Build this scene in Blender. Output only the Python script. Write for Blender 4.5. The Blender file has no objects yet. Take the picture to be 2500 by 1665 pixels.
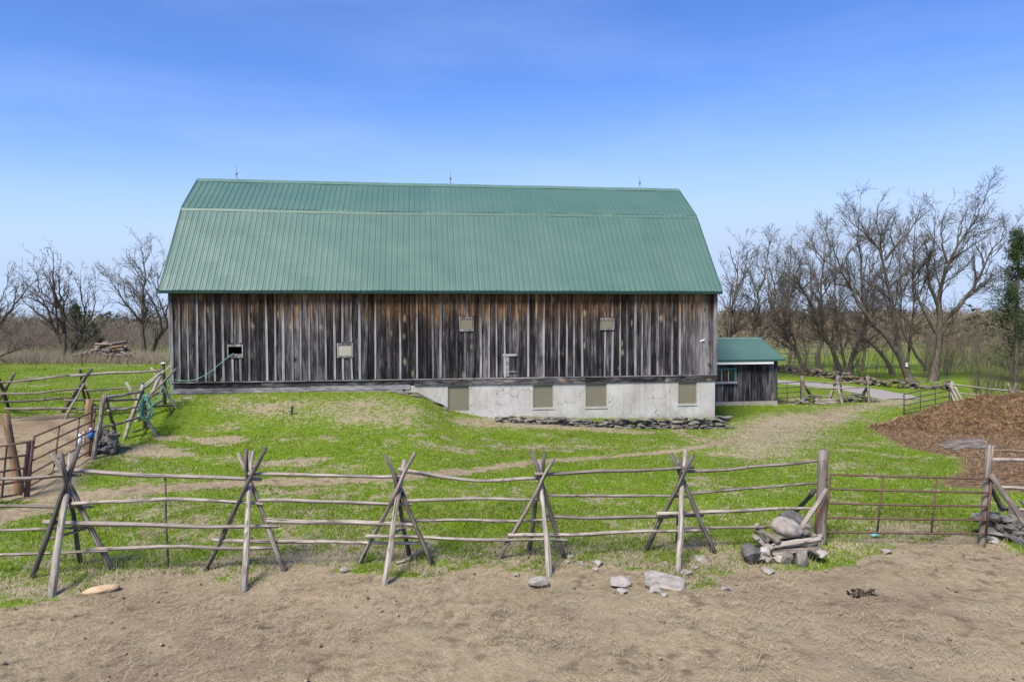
import bpy, bmesh, math, random
import numpy as np
from mathutils import Vector, Matrix

random.seed(7)
RNG = np.random.default_rng(7)
SC = bpy.context.scene
COL = SC.collection

# ---------------------------------------------------------------- camera
W, H, F, YH, ROLL, CZ = 2500., 1665., 1735., 775., 0.0031, 4.3
PITCH = math.atan((H/2 - YH)/F)
cam = bpy.data.cameras.new('camera')
cam_o = bpy.data.objects.new('camera', cam); COL.objects.link(cam_o)
cam.sensor_width = 36.0
cam.lens = 36.0*F/W
cam.clip_start, cam.clip_end = 0.1, 12000
cam_o.matrix_world = (Matrix.Translation((0, 0, CZ)) @ Matrix.Rotation(math.pi/2 - PITCH, 4, 'X')
                      @ Matrix.Rotation(-ROLL, 4, 'Z'))
SC.camera = cam_o

# ---------------------------------------------------------------- world, sun, exposure
SUN_EL, SUN_AZ = math.radians(52), math.radians(-150)      # azimuth clockwise from +Y; the sun stands behind the camera, a little left
wd = bpy.data.worlds.new('World'); SC.world = wd; wd.use_nodes = True
wn, wl = wd.node_tree.nodes, wd.node_tree.links
sky = wn.new('ShaderNodeTexSky'); sky.sky_type = 'NISHITA'; sky.sun_disc = False
sky.sun_elevation = SUN_EL; sky.sun_rotation = SUN_AZ
sky.altitude = 100; sky.air_density = 1.0; sky.dust_density = 0.0; sky.ozone_density = 3.0
bg = wn['Background']; bg.inputs['Strength'].default_value = 0.115
# thin high cirrus: a little paler where the streaks are
tc = wn.new('ShaderNodeTexCoord'); mp = wn.new('ShaderNodeMapping')
mp.inputs['Scale'].default_value = (1.0, 1.0, 5.0); mp.inputs['Rotation'].default_value = (0.0, 0.12, 0.3)
nz = wn.new('ShaderNodeTexNoise'); nz.inputs['Scale'].default_value = 1.6; nz.inputs['Detail'].default_value = 5
nz.inputs['Roughness'].default_value = 0.55
rp = wn.new('ShaderNodeMapRange'); rp.inputs['From Min'].default_value = 0.46; rp.inputs['From Max'].default_value = 0.80
rp.inputs['To Max'].default_value = 0.13
mx = wn.new('ShaderNodeMix'); mx.data_type = 'RGBA'; mx.inputs['B'].default_value = (4.6, 5.6, 7.6, 1)
hs = wn.new('ShaderNodeHueSaturation'); hs.inputs['Hue'].default_value = 0.510; hs.inputs['Saturation'].default_value = 1.12
wl.new(tc.outputs['Generated'], mp.inputs['Vector']); wl.new(mp.outputs['Vector'], nz.inputs['Vector'])
wl.new(nz.outputs['Fac'], rp.inputs['Value']); wl.new(rp.outputs['Result'], mx.inputs['Factor'])
tint = wn.new('ShaderNodeMix'); tint.data_type = 'RGBA'; tint.blend_type = 'MULTIPLY'; tint.inputs['Factor'].default_value = 1.0
tint.inputs['B'].default_value = (0.86, 0.955, 1.13, 1)
wl.new(sky.outputs['Color'], tint.inputs['A']); wl.new(tint.outputs['Result'], hs.inputs['Color']); wl.new(hs.outputs['Color'], mx.inputs['A'])
# the brightest part of the sky, along the horizon all round, is pale blue air
bwn = wn.new('ShaderNodeRGBToBW'); cf = wn.new('ShaderNodeMapRange'); cf.interpolation_type = 'SMOOTHSTEP'
cf.inputs['From Min'].default_value = 1.6; cf.inputs['From Max'].default_value = 5.6; cf.inputs['To Max'].default_value = 1.0
cap = wn.new('ShaderNodeMix'); cap.data_type = 'RGBA'; cap.inputs['B'].default_value = (3.15, 3.98, 5.5, 1)
wl.new(mx.outputs['Result'], bwn.inputs['Color']); wl.new(bwn.outputs['Val'], cf.inputs['Value']); wl.new(cf.outputs['Result'], cap.inputs['Factor'])
wl.new(mx.outputs['Result'], cap.inputs['A']); wl.new(cap.outputs['Result'], bg.inputs['Color'])
sun = bpy.data.lights.new('sun', 'SUN'); sun.energy = 4.2; sun.angle = math.radians(20); sun.color = (1.0, 0.91, 0.77)
sun_o = bpy.data.objects.new('sun', sun); COL.objects.link(sun_o)
sd = Vector((math.sin(SUN_AZ)*math.cos(SUN_EL), math.cos(SUN_AZ)*math.cos(SUN_EL), math.sin(SUN_EL)))
sun_o.rotation_euler = sd.to_track_quat('Z', 'Y').to_euler()
SC.view_settings.view_transform = 'Standard'; SC.view_settings.look = 'None'
SC.view_settings.gamma = 1.0; SC.view_settings.exposure = 0.66
SC.view_settings.use_curve_mapping = False
SC.render.engine = 'CYCLES'
SC.cycles.use_denoising = True
SC.cycles.max_bounces = 6; SC.cycles.diffuse_bounces = 3; SC.cycles.glossy_bounces = 2
SC.cycles.transparent_max_bounces = 8

# ---------------------------------------------------------------- photo pixel -> direction
cr, sr = math.cos(ROLL), math.sin(ROLL)
def ray(p):
    u, v = (p[0]-W/2)/F, (H/2-p[1])/F
    u, v = u*cr + v*sr, -u*sr + v*cr
    return np.array([u, math.cos(PITCH)+v*math.sin(PITCH), -math.sin(PITCH)+v*math.cos(PITCH)])
CAM = np.array([0., 0., CZ])
def at_y(p, Y):
    d = ray(p); return CAM + d*(Y/d[1])
def at_z(p, Z):
    d = ray(p); return CAM + d*((Z-CZ)/d[2])
def at_plane(p, q, n):
    d = ray(p); return CAM + d*(np.dot(q-CAM, n)/np.dot(d, n))
def zoomed(x0, y0, s):
    return lambda x, y: (x0 + x/s, y0 + y/s)
zA = zoomed(0, 850, 2.4886); zB = zoomed(600, 1050, 3.3643); zC = zoomed(1200, 1050, 3.3643); zD = zoomed(1750, 1050, 3.14)
zE = zoomed(380, 690, 3.3643); zF = zoomed(1000, 690, 3.0192); zI = zoomed(1680, 800, 5.0106); zJ = zoomed(2100, 880, 4.9)
zK = zoomed(0, 880, 4.2378); zT1 = zoomed(1740, 580, 4.3556); zT2 = zoomed(1980, 460, 4.9); zT3 = zoomed(2020, 740, 7.128)
zT4 = zoomed(2200, 480, 3.2667); zT5 = zoomed(0, 580, 4.9); zR6 = zoomed(2300, 1100, 6.27); zR7 = zoomed(1800, 1230, 8.7125)

# barn front wall: A = left end of the sill line, U along the wall, N out of it towards the yard
BA = np.array([-13.1176, 27.2974, 0.0]); BL = 21.97
BU = np.array([0.99126789, 0.13186345, 0.0]); BN = np.array([0.13186345, -0.99126789, 0.0])
def bw(u, w, z):
    return BA + BU*u + BN*w + np.array([0, 0, z])

# ---------------------------------------------------------------- value noise
def _h(ix, iy, s):
    n = (ix*374761393 + iy*668265263 + s*2147483647) & 0xffffffff
    n = ((n ^ (n >> 13))*1274126177) & 0xffffffff
    return ((n ^ (n >> 16)) & 0xffff)/65535.0
def vnoise(x, y, s=0):
    x = np.asarray(x, float); y = np.asarray(y, float)
    ix = np.floor(x).astype(np.int64); iy = np.floor(y).astype(np.int64)
    fx = x-ix; fy = y-iy; fx = fx*fx*(3-2*fx); fy = fy*fy*(3-2*fy)
    a = _h(ix, iy, s); b = _h(ix+1, iy, s); c = _h(ix, iy+1, s); d = _h(ix+1, iy+1, s)
    return (a*(1-fx)+b*fx)*(1-fy) + (c*(1-fx)+d*fx)*fy
def fbm(x, y, s=0, o=4):
    t = 0; a = .5; tot = 0
    for i in range(o):
        t = t + a*vnoise(x*2**i, y*2**i, s+i*17); tot += a; a *= .5
    return t/tot
def sstep(a, b, x):
    t = np.clip((x-a)/(b-a), 0, 1); return t*t*(3-2*t)

# ---------------------------------------------------------------- terrain height
def ground_z(x, y):
    x = np.asarray(x, float); y = np.asarray(y, float)
    u = (x-BA[0])*BU[0] + (y-BA[1])*BU[1]
    w = (x-BA[0])*BN[0] + (y-BA[1])*BN[1]
    zb = np.interp(u, [-40, -3, 0, 4, 8.6, 9.4, 10.1, 10.7, 12, 14, 16, 18, 22, 26, 60],
                   [1.30, 1.36, 1.36, 1.36, 1.34, 1.28, .92, .55, .30, .10, -.08, -.25, -.35, -.38, -.40])
    yb = BA[1] + (x-BA[0])*.133
    t = np.clip((y-12.6)/(yb-12.6), 0, 1)
    a = np.interp(u, [-4, 3, 30], [.85, .55, .6])
    z = zb*(a*t + (1-a)*sstep(.58, 1, t))
    # terrace held by the dry stone ledge along the foundation
    ter = np.interp(u, [11.5, 13.5, 16, 19, 22, 22.2], [-9, .30, .12, .02, .0, -9])
    z = np.where((w < .86) & (w > -3), np.maximum(z, ter), z)
    # land falls away far behind
    far = np.clip((y-62)/190, 0, 1)
    drop = np.interp(x, [-60, 10, 40], [7.6, 5.5, 3.0])
    z = z - drop*sstep(0, 1, far)
    und = (fbm(x*.22, y*.22, 3)-.5)*.16 + (fbm(x*1.3, y*1.3, 5)-.5)*.05
    return z + und*np.clip((y-4)/4, 0, 1)*np.clip((120-y)/60, .0, 1)
def gz(x, y): return float(ground_z(x, y))
def on_ground(p, off=0.0):
    d = ray(p)
    lo, hi = 4.0, 400.0
    f = lambda Y: CZ + d[2]*Y/d[1] - (gz(d[0]*Y/d[1], Y)+off)
    Y = 4.0; prev = 4.0
    while Y < 400:
        if f(Y) < 0: break
        prev = Y; Y *= 1.03
    lo, hi = prev, Y
    for _ in range(30):
        m = (lo+hi)/2
        if f(m) > 0: lo = m
        else: hi = m
    return CAM + d*(hi/d[1])

# ---------------------------------------------------------------- node materials
class NT:
    def __init__(s, name):
        s.m = bpy.data.materials.new(name); s.m.use_nodes = True
        s.t = s.m.node_tree; s.b = s.t.nodes['Principled BSDF']; s.out = s.t.nodes['Material Output']
    def n(s, ty, props=None, **inp):
        nd = s.t.nodes.new('ShaderNode'+ty)
        for k, v in (props or {}).items(): setattr(nd, k, v)
        for k, v in inp.items():
            key = k.replace('_', ' ')
            if key.isdigit(): key = int(key)
            sock = nd.inputs[key]
            if isinstance(v, bpy.types.NodeSocket): s.t.links.new(v, sock)
            else: sock.default_value = v
        return nd
    def noise(s, vec, scale, detail=4, rough=.55, dist=0.0):
        return s.n('TexNoise', Vector=vec, Scale=scale, Detail=detail, Roughness=rough, Distortion=dist).outputs['Fac']
    def mapping(s, vec, scale=(1, 1, 1), loc=None):
        nd = s.n('Mapping', Vector=vec, Scale=scale)
        if loc is not None:
            if isinstance(loc, bpy.types.NodeSocket): s.t.links.new(loc, nd.inputs['Location'])
            else: nd.inputs['Location'].default_value = loc
        return nd.outputs[0]
    def rng(s, v, a, b, c=0.0, d=1.0, smooth=False):
        nd = s.n('MapRange', {'interpolation_type': 'SMOOTHSTEP' if smooth else 'LINEAR'}, Value=v, From_Min=a, From_Max=b, To_Min=c, To_Max=d)
        return nd.outputs[0]
    def mix(s, f, a, b, blend='MIX'):
        nd = s.n('Mix', {'data_type': 'RGBA', 'blend_type': blend})
        for k, v in ((0, f), (6, a), (7, b)):
            if isinstance(v, bpy.types.NodeSocket): s.t.links.new(v, nd.inputs[k])
            else: nd.inputs[k].default_value = v if k == 0 or len(v) == 4 else (*v, 1)
        return nd.outputs[2]
    def math(s, op, a, b=0.0):
        nd = s.n('Math', {'operation': op})
        for k, v in ((0, a), (1, b)):
            if isinstance(v, bpy.types.NodeSocket): s.t.links.new(v, nd.inputs[k])
            else: nd.inputs[k].default_value = v
        return nd.outputs[0]
    def ramp(s, f, stops):
        nd = s.n('ValToRGB', Fac=f); cr_ = nd.color_ramp
        while len(cr_.elements) < len(stops): cr_.elements.new(.5)
        for e, (p, c) in zip(cr_.elements, stops): e.position = p; e.color = (*c, 1)
        return nd.outputs[0]
    def attr(s, name): return s.n('Attribute', {'attribute_name': name})
    def fin(s, color, rough=.85, bump=None, strength=.4, dist=.02, spec=.3, metal=0.0):
        for k, v in (('Base Color', color), ('Roughness', rough)):
            if isinstance(v, bpy.types.NodeSocket): s.t.links.new(v, s.b.inputs[k])
            else: s.b.inputs[k].default_value = v if k != 'Base Color' or len(v) == 4 else (*v, 1)
        s.b.inputs['Specular IOR Level'].default_value = spec; s.b.inputs['Metallic'].default_value = metal
        if bump is not None:
            bn = s.n('Bump', Height=bump, Strength=strength, Distance=dist)
            s.t.links.new(bn.outputs[0], s.b.inputs['Normal'])
        return s.m

# ---------------------------------------------------------------- mesh helpers
def new_mesh(name, V, Fc, smooth=False):
    me = bpy.data.meshes.new(name)
    me.from_pydata([tuple(map(float, v)) for v in V], [], [tuple(f) for f in Fc])
    if smooth: me.polygons.foreach_set('use_smooth', [True]*len(me.polygons))
    me.update(); return me
def big_mesh(name, V, Fc, smooth=False):
    """V (n,3); Fc (m,k) with one k"""
    V = np.asarray(V, np.float32); Fc = np.asarray(Fc, np.int32)
    me = bpy.data.meshes.new(name); m, k = Fc.shape
    me.vertices.add(len(V)); me.vertices.foreach_set('co', V.ravel())
    me.loops.add(m*k); me.loops.foreach_set('vertex_index', Fc.ravel())
    me.polygons.add(m); me.polygons.foreach_set('loop_start', np.arange(0, m*k, k, dtype=np.int32))
    me.polygons.foreach_set('loop_total', np.full(m, k, np.int32))
    if smooth: me.polygons.foreach_set('use_smooth', np.ones(m, bool))
    me.update(calc_edges=True); return me
def obj(name, me, mat=None, parent=None, loc=None):
    o = bpy.data.objects.new(name, me); COL.objects.link(o)
    if mat is not None and len(me.materials) == 0: me.materials.append(mat)
    if parent is not None: o.parent = parent
    if loc is not None: o.location = tuple(map(float, loc))
    return o
def tag(o, label, cat, group=None, kind=None):
    o['label'] = label; o['category'] = cat
    if group: o['group'] = group
    if kind: o['kind'] = kind
    return o
def struct(o): o['kind'] = 'structure'; return o
class Thing:
    """an Empty at the thing's base; parts are meshes given in world coordinates"""
    def __init__(s, name, base, label, cat, group=None):
        s.base = np.asarray(base, float)
        s.o = bpy.data.objects.new(name, None); COL.objects.link(s.o); s.o.empty_display_size = .2
        s.o.location = tuple(map(float, s.base)); tag(s.o, label, cat, group)
    def part(s, name, VF, mat, parent=None, smooth=False, label=None):
        V, Fc = VF[0], VF[1]
        me = new_mesh(name, np.asarray(V)-s.base, Fc, smooth)
        if len(VF) > 2:
            uv = me.uv_layers.new(name='UVMap')
            uv.data.foreach_set('uv', np.asarray(VF[2], np.float32)[[i for f in Fc for i in f]].ravel())
        o = obj(name, me, mat, parent or s.o)
        if label: o['label'] = label
        return o
    def inst(s, name, me, mat, loc, rot=(0, 0, 0), scale=(1, 1, 1), parent=None):
        o = obj(name, me, mat, parent or s.o); o.location = tuple(np.asarray(loc)-s.base)
        o.rotation_euler = rot; o.scale = scale; return o
def box(c, ux, uy, uz, sx, sy, sz):
    c = np.asarray(c, float); V = []
    for k in (-.5, .5):
        for i, j in ((-.5, -.5), (.5, -.5), (.5, .5), (-.5, .5)):
            V.append(c + np.asarray(ux)*sx*i + np.asarray(uy)*sy*j + np.asarray(uz)*sz*k)
    return V, [(3, 2, 1, 0), (4, 5, 6, 7), (0, 1, 5, 4), (1, 2, 6, 5), (2, 3, 7, 6), (3, 0, 4, 7)]
UP = np.array([0, 0, 1.])
def bbox(u0, u1, w0, w1, z0, z1):
    """box in the barn's frame"""
    return box(bw((u0+u1)/2, (w0+w1)/2, (z0+z1)/2), BU, BN, UP, u1-u0, w1-w0, z1-z0)
def join(*parts):
    V, Fc = [], []
    for p in parts:
        o = len(V); V += list(p[0]); Fc += [tuple(i+o for i in f) for f in p[1]]
    return V, Fc
def tube(P, R, n=8, wob=0.0, seed=0, cap=True):
    """round bar along a polyline, with UV = (round, metres along)"""
    P = np.asarray(P, float); k = len(P); R = np.broadcast_to(np.asarray(R, float), (k,))
    T = np.gradient(P, axis=0); T /= np.linalg.norm(T, axis=1)[:, None]+1e-9
    ref = np.array([0, 0, 1.]) if abs(T[0][2]) < .9 else np.array([1., 0, 0])
    a = np.cross(T, ref); a /= np.linalg.norm(a, axis=1)[:, None]+1e-9; b = np.cross(T, a)
    L = np.concatenate([[0], np.cumsum(np.linalg.norm(np.diff(P, axis=0), axis=1))])
    r = np.random.default_rng(seed)
    V, UV = [], []
    rw = 1 + wob*(r.random((k, n+1))-.5)*2; rw[:, -1] = rw[:, 0]
    off = r.random()*50
    for i in range(k):
        for j in range(n+1):
            th = 2*math.pi*j/n
            V.append(P[i] + R[i]*rw[i, j]*(a[i]*math.cos(th)+b[i]*math.sin(th))); UV.append((j/n*R[0]*6.28+off, L[i]+off))
    m = n+1
    Fc = [(i*m+j, i*m+j+1, (i+1)*m+j+1, (i+1)*m+j) for i in range(k-1) for j in range(n)]
    if cap:
        Fc.append(tuple(range(n-1, -1, -1))); Fc.append(tuple((k-1)*m+j for j in range(n)))
    return V, Fc, UV
def resample(P, n):
    P = np.asarray(P, float); L = np.concatenate([[0], np.cumsum(np.linalg.norm(np.diff(P, axis=0), axis=1))])
    t = np.linspace(0, L[-1], n); return np.stack([np.interp(t, L, P[:, i]) for i in range(3)], 1)
def log(P, r0, r1=None, n=8, seg=None, bend=.018, wob=.16, seed=None):
    """a weathered pole: slightly crooked, tapering, knotty"""
    seed = RNG.integers(1 << 30) if seed is None else seed
    r = np.random.default_rng(seed); r1 = r0 if r1 is None else r1
    P = np.asarray(P, float); L = np.linalg.norm(P[-1]-P[0]); seg = seg or max(6, int(L/.35))
    Q = resample(P, seg+1); t = np.linspace(0, 1, seg+1)
    for ax in range(3):
        ph = r.random(2)*6.28
        Q[:, ax] += bend*min(L, 3)*.5*(np.sin(t*3.1*2+ph[0])*.6+np.sin(t*11+ph[1])*.35)*np.sin(np.pi*t)**.5
    R = r0+(r1-r0)*t; R = R*(1+(r.random(seg+1)-.5)*.14)
    return tube(Q, R, n, wob, int(seed) % 100000)
# ---------------------------------------------------------------- materials
def m_pole(name, light, mid, dark, warm=None):
    s = NT(name); uv = s.n('UVMap').outputs[0]; rnd = s.n('ObjectInfo').outputs['Random']
    g1 = s.noise(s.mapping(uv, (24, 2.0, 1)), 1.0, 4, .62); g2 = s.noise(s.mapping(uv, (9, 1.6, 1)), 1.0, 4, .6)
    c = s.ramp(s.math('ADD', s.math('MULTIPLY', g1, .55), s.math('MULTIPLY', g2, .5)), [(.36, dark), (.52, mid), (.66, light)])
    ck = s.noise(s.mapping(uv, (30, .7, 1)), 1.0, 2); c = s.mix(s.rng(ck, .58, .66), c, tuple(v*.35 for v in dark))
    bk = s.noise(s.mapping(uv, (8, 2.6, 1)), 1.0, 4, .65, .5); c = s.mix(s.rng(bk, .54, .62, 0, .75), c, (dark[0]*.9, dark[1]*.82, dark[2]*.72))
    kn = s.n('TexVoronoi', {'feature': 'F1'}, Vector=s.mapping(uv, (9, 3.2, 1)), Scale=1.0); c = s.mix(s.math('MULTIPLY', s.rng(kn.outputs['Distance'], .12, .22, 1, 0), s.rng(s.n('SeparateColor', Color=kn.outputs['Color']).outputs[0], .5, .55)), c, tuple(v*.4 for v in dark))
    c = s.mix(s.rng(rnd, 0, 1, .0, .55), c, tuple(v*.62 for v in mid))
    if warm:
        wn_ = s.noise(s.mapping(uv, (6, .8, 1)), 1.0, 3); c = s.mix(s.rng(wn_, .54, .66, 0, .8), c, warm)
    return s.fin(c, .9, s.math('ADD', g1, s.math('SUBTRACT', g2, ck)), .8, .015, .2)
M_POLE = m_pole('weathered_pole', (.40, .36, .31), (.235, .205, .175), (.085, .072, .062))
M_POLE_LIGHT = m_pole('bleached_pole', (.52, .475, .42), (.345, .31, .265), (.13, .11, .092))
M_POLE_DARK = m_pole('dark_pole', (.22, .20, .185), (.13, .118, .108), (.05, .045, .042))
M_POST = m_pole('split_post', (.34, .31, .28), (.22, .195, .17), (.08, .07, .06), warm=(.30, .13, .05))
M_POST_TAN = m_pole('tan_post', (.32, .24, .16), (.22, .155, .10), (.08, .06, .045), warm=(.28, .15, .07))

def m_boards(name, top=5.4, low=1.8, batten=False, warmth=1.0, level=False):
    """sawn barn wood: grey where the rain reaches it, brown where the eave has kept it dry, streaks and knots"""
    s = NT(name); geo = s.n('NewGeometry'); pos = geo.outputs['Position']; oi = s.n('ObjectInfo'); rnd = oi.outputs['Random']
    off = s.n('CombineXYZ', X=s.math('MULTIPLY', rnd, 91), Y=s.math('MULTIPLY', rnd, 37), Z=s.math('MULTIPLY', rnd, 53)).outputs[0]
    def crd(sx, sz):
        return s.mapping(pos, (sz, sx, sx) if level else (sx, sx, sz), off)
    grain = s.noise(crd(30, 1.6), 1.0, 5, .65, .6); streak = s.noise(crd(13, .8), 1.0, 4, .62, .4); wide = s.noise(crd(6, .35), 1.0, 3, .5); patch = s.noise(crd(2.2, 1.4), 1.0, 4, .6)
    big = s.noise(s.mapping(pos, (.40, .40, .30)), 1.0, 3)
    v = s.math('ADD', s.math('MULTIPLY', grain, .34), s.math('ADD', s.math('MULTIPLY', streak, .50), s.math('ADD', s.math('MULTIPLY', wide, .22), s.math('MULTIPLY', patch, .24))))
    v = s.math('SUBTRACT', v, .15)
    v = s.math('ADD', v, s.rng(rnd, 0, 1, -.07, .07)); v = s.math('ADD', v, s.rng(big, .3, .7, -.06, .06))
    if batten: g = [(.30, (.030, .029, .030)), (.41, (.125, .120, .125)), (.53, (.255, .25, .262)), (.70, (.42, .415, .43))]
    else: g = [(.37, (.0045, .0042, .0050)), (.46, (.017, .016, .018)), (.54, (.052, .050, .053)), (.62, (.125, .120, .122)), (.72, (.27, .26, .255))]
    c = s.ramp(v, g)
    z = s.n('SeparateXYZ', Vector=pos).outputs['Z']; xx = s.n('SeparateXYZ', Vector=pos).outputs['X']
    if not level and low > 1: c = s.mix(s.math('MULTIPLY', s.rng(xx, 7.2, 8.6), s.rng(z, top-.6, top-1.9)), c, s.ramp(v, [(.32, (.05, .047, .05)), (.5, (.17, .165, .17)), (.68, (.34, .33, .335))]))
    edge = s.noise(crd(6, .3), 1.0, 4, .6); edge2 = s.noise(s.mapping(pos, (.35, .35, .1)), 1.0, 2)
    hi = s.math('ADD', s.rng(z, low, top), s.math('ADD', s.rng(edge, .25, .75, -.30, .30), s.rng(edge2, .3, .7, -.10, .10)))
    c = s.mix(s.rng(hi, .45, .85, 0, .50*warmth, True), c, s.ramp(v, [(.36, (.014, .011, .009)), (.47, (.050, .037, .028)), (.57, (.11, .083, .062)), (.70, (.27, .21, .155))]))
    wc = s.ramp(v, [(.34, (.015, .0085, .0055)), (.45, (.066, .033, .017)), (.55, (.17, .088, .042)), (.70, (.40, .25, .13))])
    c = s.mix(s.rng(hi, .66, .98, 0, .95*warmth, True), c, wc)
    # knots: dark eyes, and the pale torn fibre round some of them
    kn = s.n('TexVoronoi', {'feature': 'F1'}, Vector=crd(3.4, 1.5), Scale=1.0, Randomness=1.0)
    kd = kn.outputs['Distance']; kc = s.n('SeparateColor', Color=kn.outputs['Color'])
    dist2 = s.math('ADD', kd, s.math('ADD', s.rng(streak, .3, .7, -.16, .16), s.rng(grain, .3, .7, -.08, .08)))
    pale = s.math('MULTIPLY', s.rng(dist2, .10, .26, 1, 0), s.rng(kc.outputs[0], .76, .80)); dark = s.math('MULTIPLY', s.rng(dist2, .10, .18, 1, 0), s.rng(kc.outputs[0], .46, .42))
    c = s.mix(s.math('MULTIPLY', pale, .0 if batten else .62), c, (.36, .275, .18))
    c = s.mix(s.math('MULTIPLY', dark, .35 if batten else .92), c, (.010, .009, .009))
    saw = s.noise(s.mapping(pos, (1.5, 1.5, 40)), 1.0, 2)
    h = s.math('ADD', s.math('ADD', grain, streak), s.math('MULTIPLY', saw, .35))
    return s.fin(c, .88, h, .6, .015, .2)
M_BOARD = m_boards('barn_board'); M_BATTEN = m_boards('barn_batten', batten=True)
M_SHED = m_boards('shed_board', top=3.0, low=-.2, warmth=.55)
M_SILL = m_boards('sill_board', top=2.6, low=.9, warmth=.8, level=True); M_SKIRT = m_boards('skirt_board', top=9, low=3, batten=True, warmth=0, level=True)

def m_roof():
    s = NT('painted_green_steel'); geo = s.n('NewGeometry'); pos = geo.outputs['Position']; rnd = s.n('ObjectInfo').outputs['Random']
    n1 = s.noise(s.mapping(pos, (.5, .5, .9)), 1.0, 4); n2 = s.noise(s.mapping(pos, (14, 14, .8)), 1.0, 3)
    c = s.mix(s.rng(n1, .3, .7), (.056, .134, .105), (.071, .150, .121))
    c = s.mix(s.rng(n2, .4, .8, 0, .30), c, (.135, .185, .165)); c = s.mix(s.rng(rnd, 0, 1, 0, .35), c, (.050, .112, .092))
    zz = s.n('SeparateXYZ', Vector=pos).outputs['Z']; fr = s.math('FRACT', s.math('MULTIPLY', zz, 1.95)); ln = s.math('MULTIPLY', s.rng(s.math('ABSOLUTE', s.math('SUBTRACT', fr, .5)), .0, .07, 1, 0), s.rng(n2, .35, .65, .15, .8)); c = s.mix(s.math('MULTIPLY', ln, .35), c, (.045, .105, .085))
    old = s.noise(s.mapping(pos, (.22, .22, .5)), 1.0, 3); c = s.mix(s.rng(old, .42, .62, 0, .22), c, (.12, .175, .158))
    wav = s.noise(s.mapping(pos, (.9, .9, 3.0)), 1.0, 2)
    return s.fin(c, s.rng(n1, .2, .8, .36, .50), wav, .12, .03, .5)
M_ROOF = m_roof()
def m_plain(name, c, rough=.6, spec=.4, var=.25, scale=6, metal=0.0):
    s = NT(name); pos = s.n('NewGeometry').outputs['Position']; n1 = s.noise(pos, scale, 4)
    return s.fin(s.mix(s.rng(n1, .25, .75), tuple(v*(1-var) for v in c), tuple(min(1, v*(1+var)) for v in c)), rough, n1, .15, .01, spec, metal)
M_TRIM = m_plain('dark_green_trim', (.028, .085, .070), .4, .5, .15, 3)
M_TRIM_LIGHT = m_plain('green_flashing', (.095, .175, .14), .4, .5, .15, 3)
M_OLIVE = m_plain('olive_panel', (.175, .165, .118), .7, .3, .10, 2.2)
M_OLIVE_LIGHT = m_plain('pale_olive_panel', (.36, .345, .285), .7, .3, .08, 3)
M_OLIVE_TRIM = m_plain('olive_trim', (.29, .27, .20), .7, .3, .15, 8)
M_TEAL = m_plain('teal_paint', (.035, .16, .185), .5, .4, .25, 9)
M_WHITE = m_plain('white_metal', (.72, .73, .74), .4, .4, .08, 3)
M_GALV = m_plain('galvanised_rod', (.22, .21, .20), .5, .5, .3, 30, .5)
M_RUST = m_plain('rusty_pipe', (.105, .062, .047), .75, .35, .45, 14)
M_RUST_DARK = m_plain('dark_pipe', (.060, .050, .045), .7, .35, .4, 14)
M_RUST_RED = m_plain('red_rust_pipe', (.165, .095, .075), .8, .3, .4, 12)
M_HOSE = m_plain('green_hose', (.13, .33, .24), .5, .4, .12, 20)
M_ROPE = m_plain('white_rope', (.66, .66, .62), .8, .2, .15, 40)
M_ROPE_Y = m_plain('yellow_rope', (.55, .46, .10), .8, .2, .2, 40)
M_JUG = m_plain('white_plastic', (.72, .76, .80), .4, .4, .06, 8)
M_BLUE = m_plain('blue_plastic', (.03, .20, .55), .4, .4, .1, 8)
M_BLACK = m_plain('black_interior', (.012, .011, .010), .9, .1, .3, 3)
M_GLASS = NT('old_window_glass').fin((.018, .020, .022), .08, None, spec=.6)
M_MUNTIN = m_plain('pale_muntin', (.45, .50, .50), .6, .3, .15, 10)
M_DUNG = m_plain('dung_clod', (.045, .034, .024), .9, .1, .4, 30)
M_BIRD = m_plain('bird_feather', (.03, .03, .03), .8, .2, .2, 10)

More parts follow.
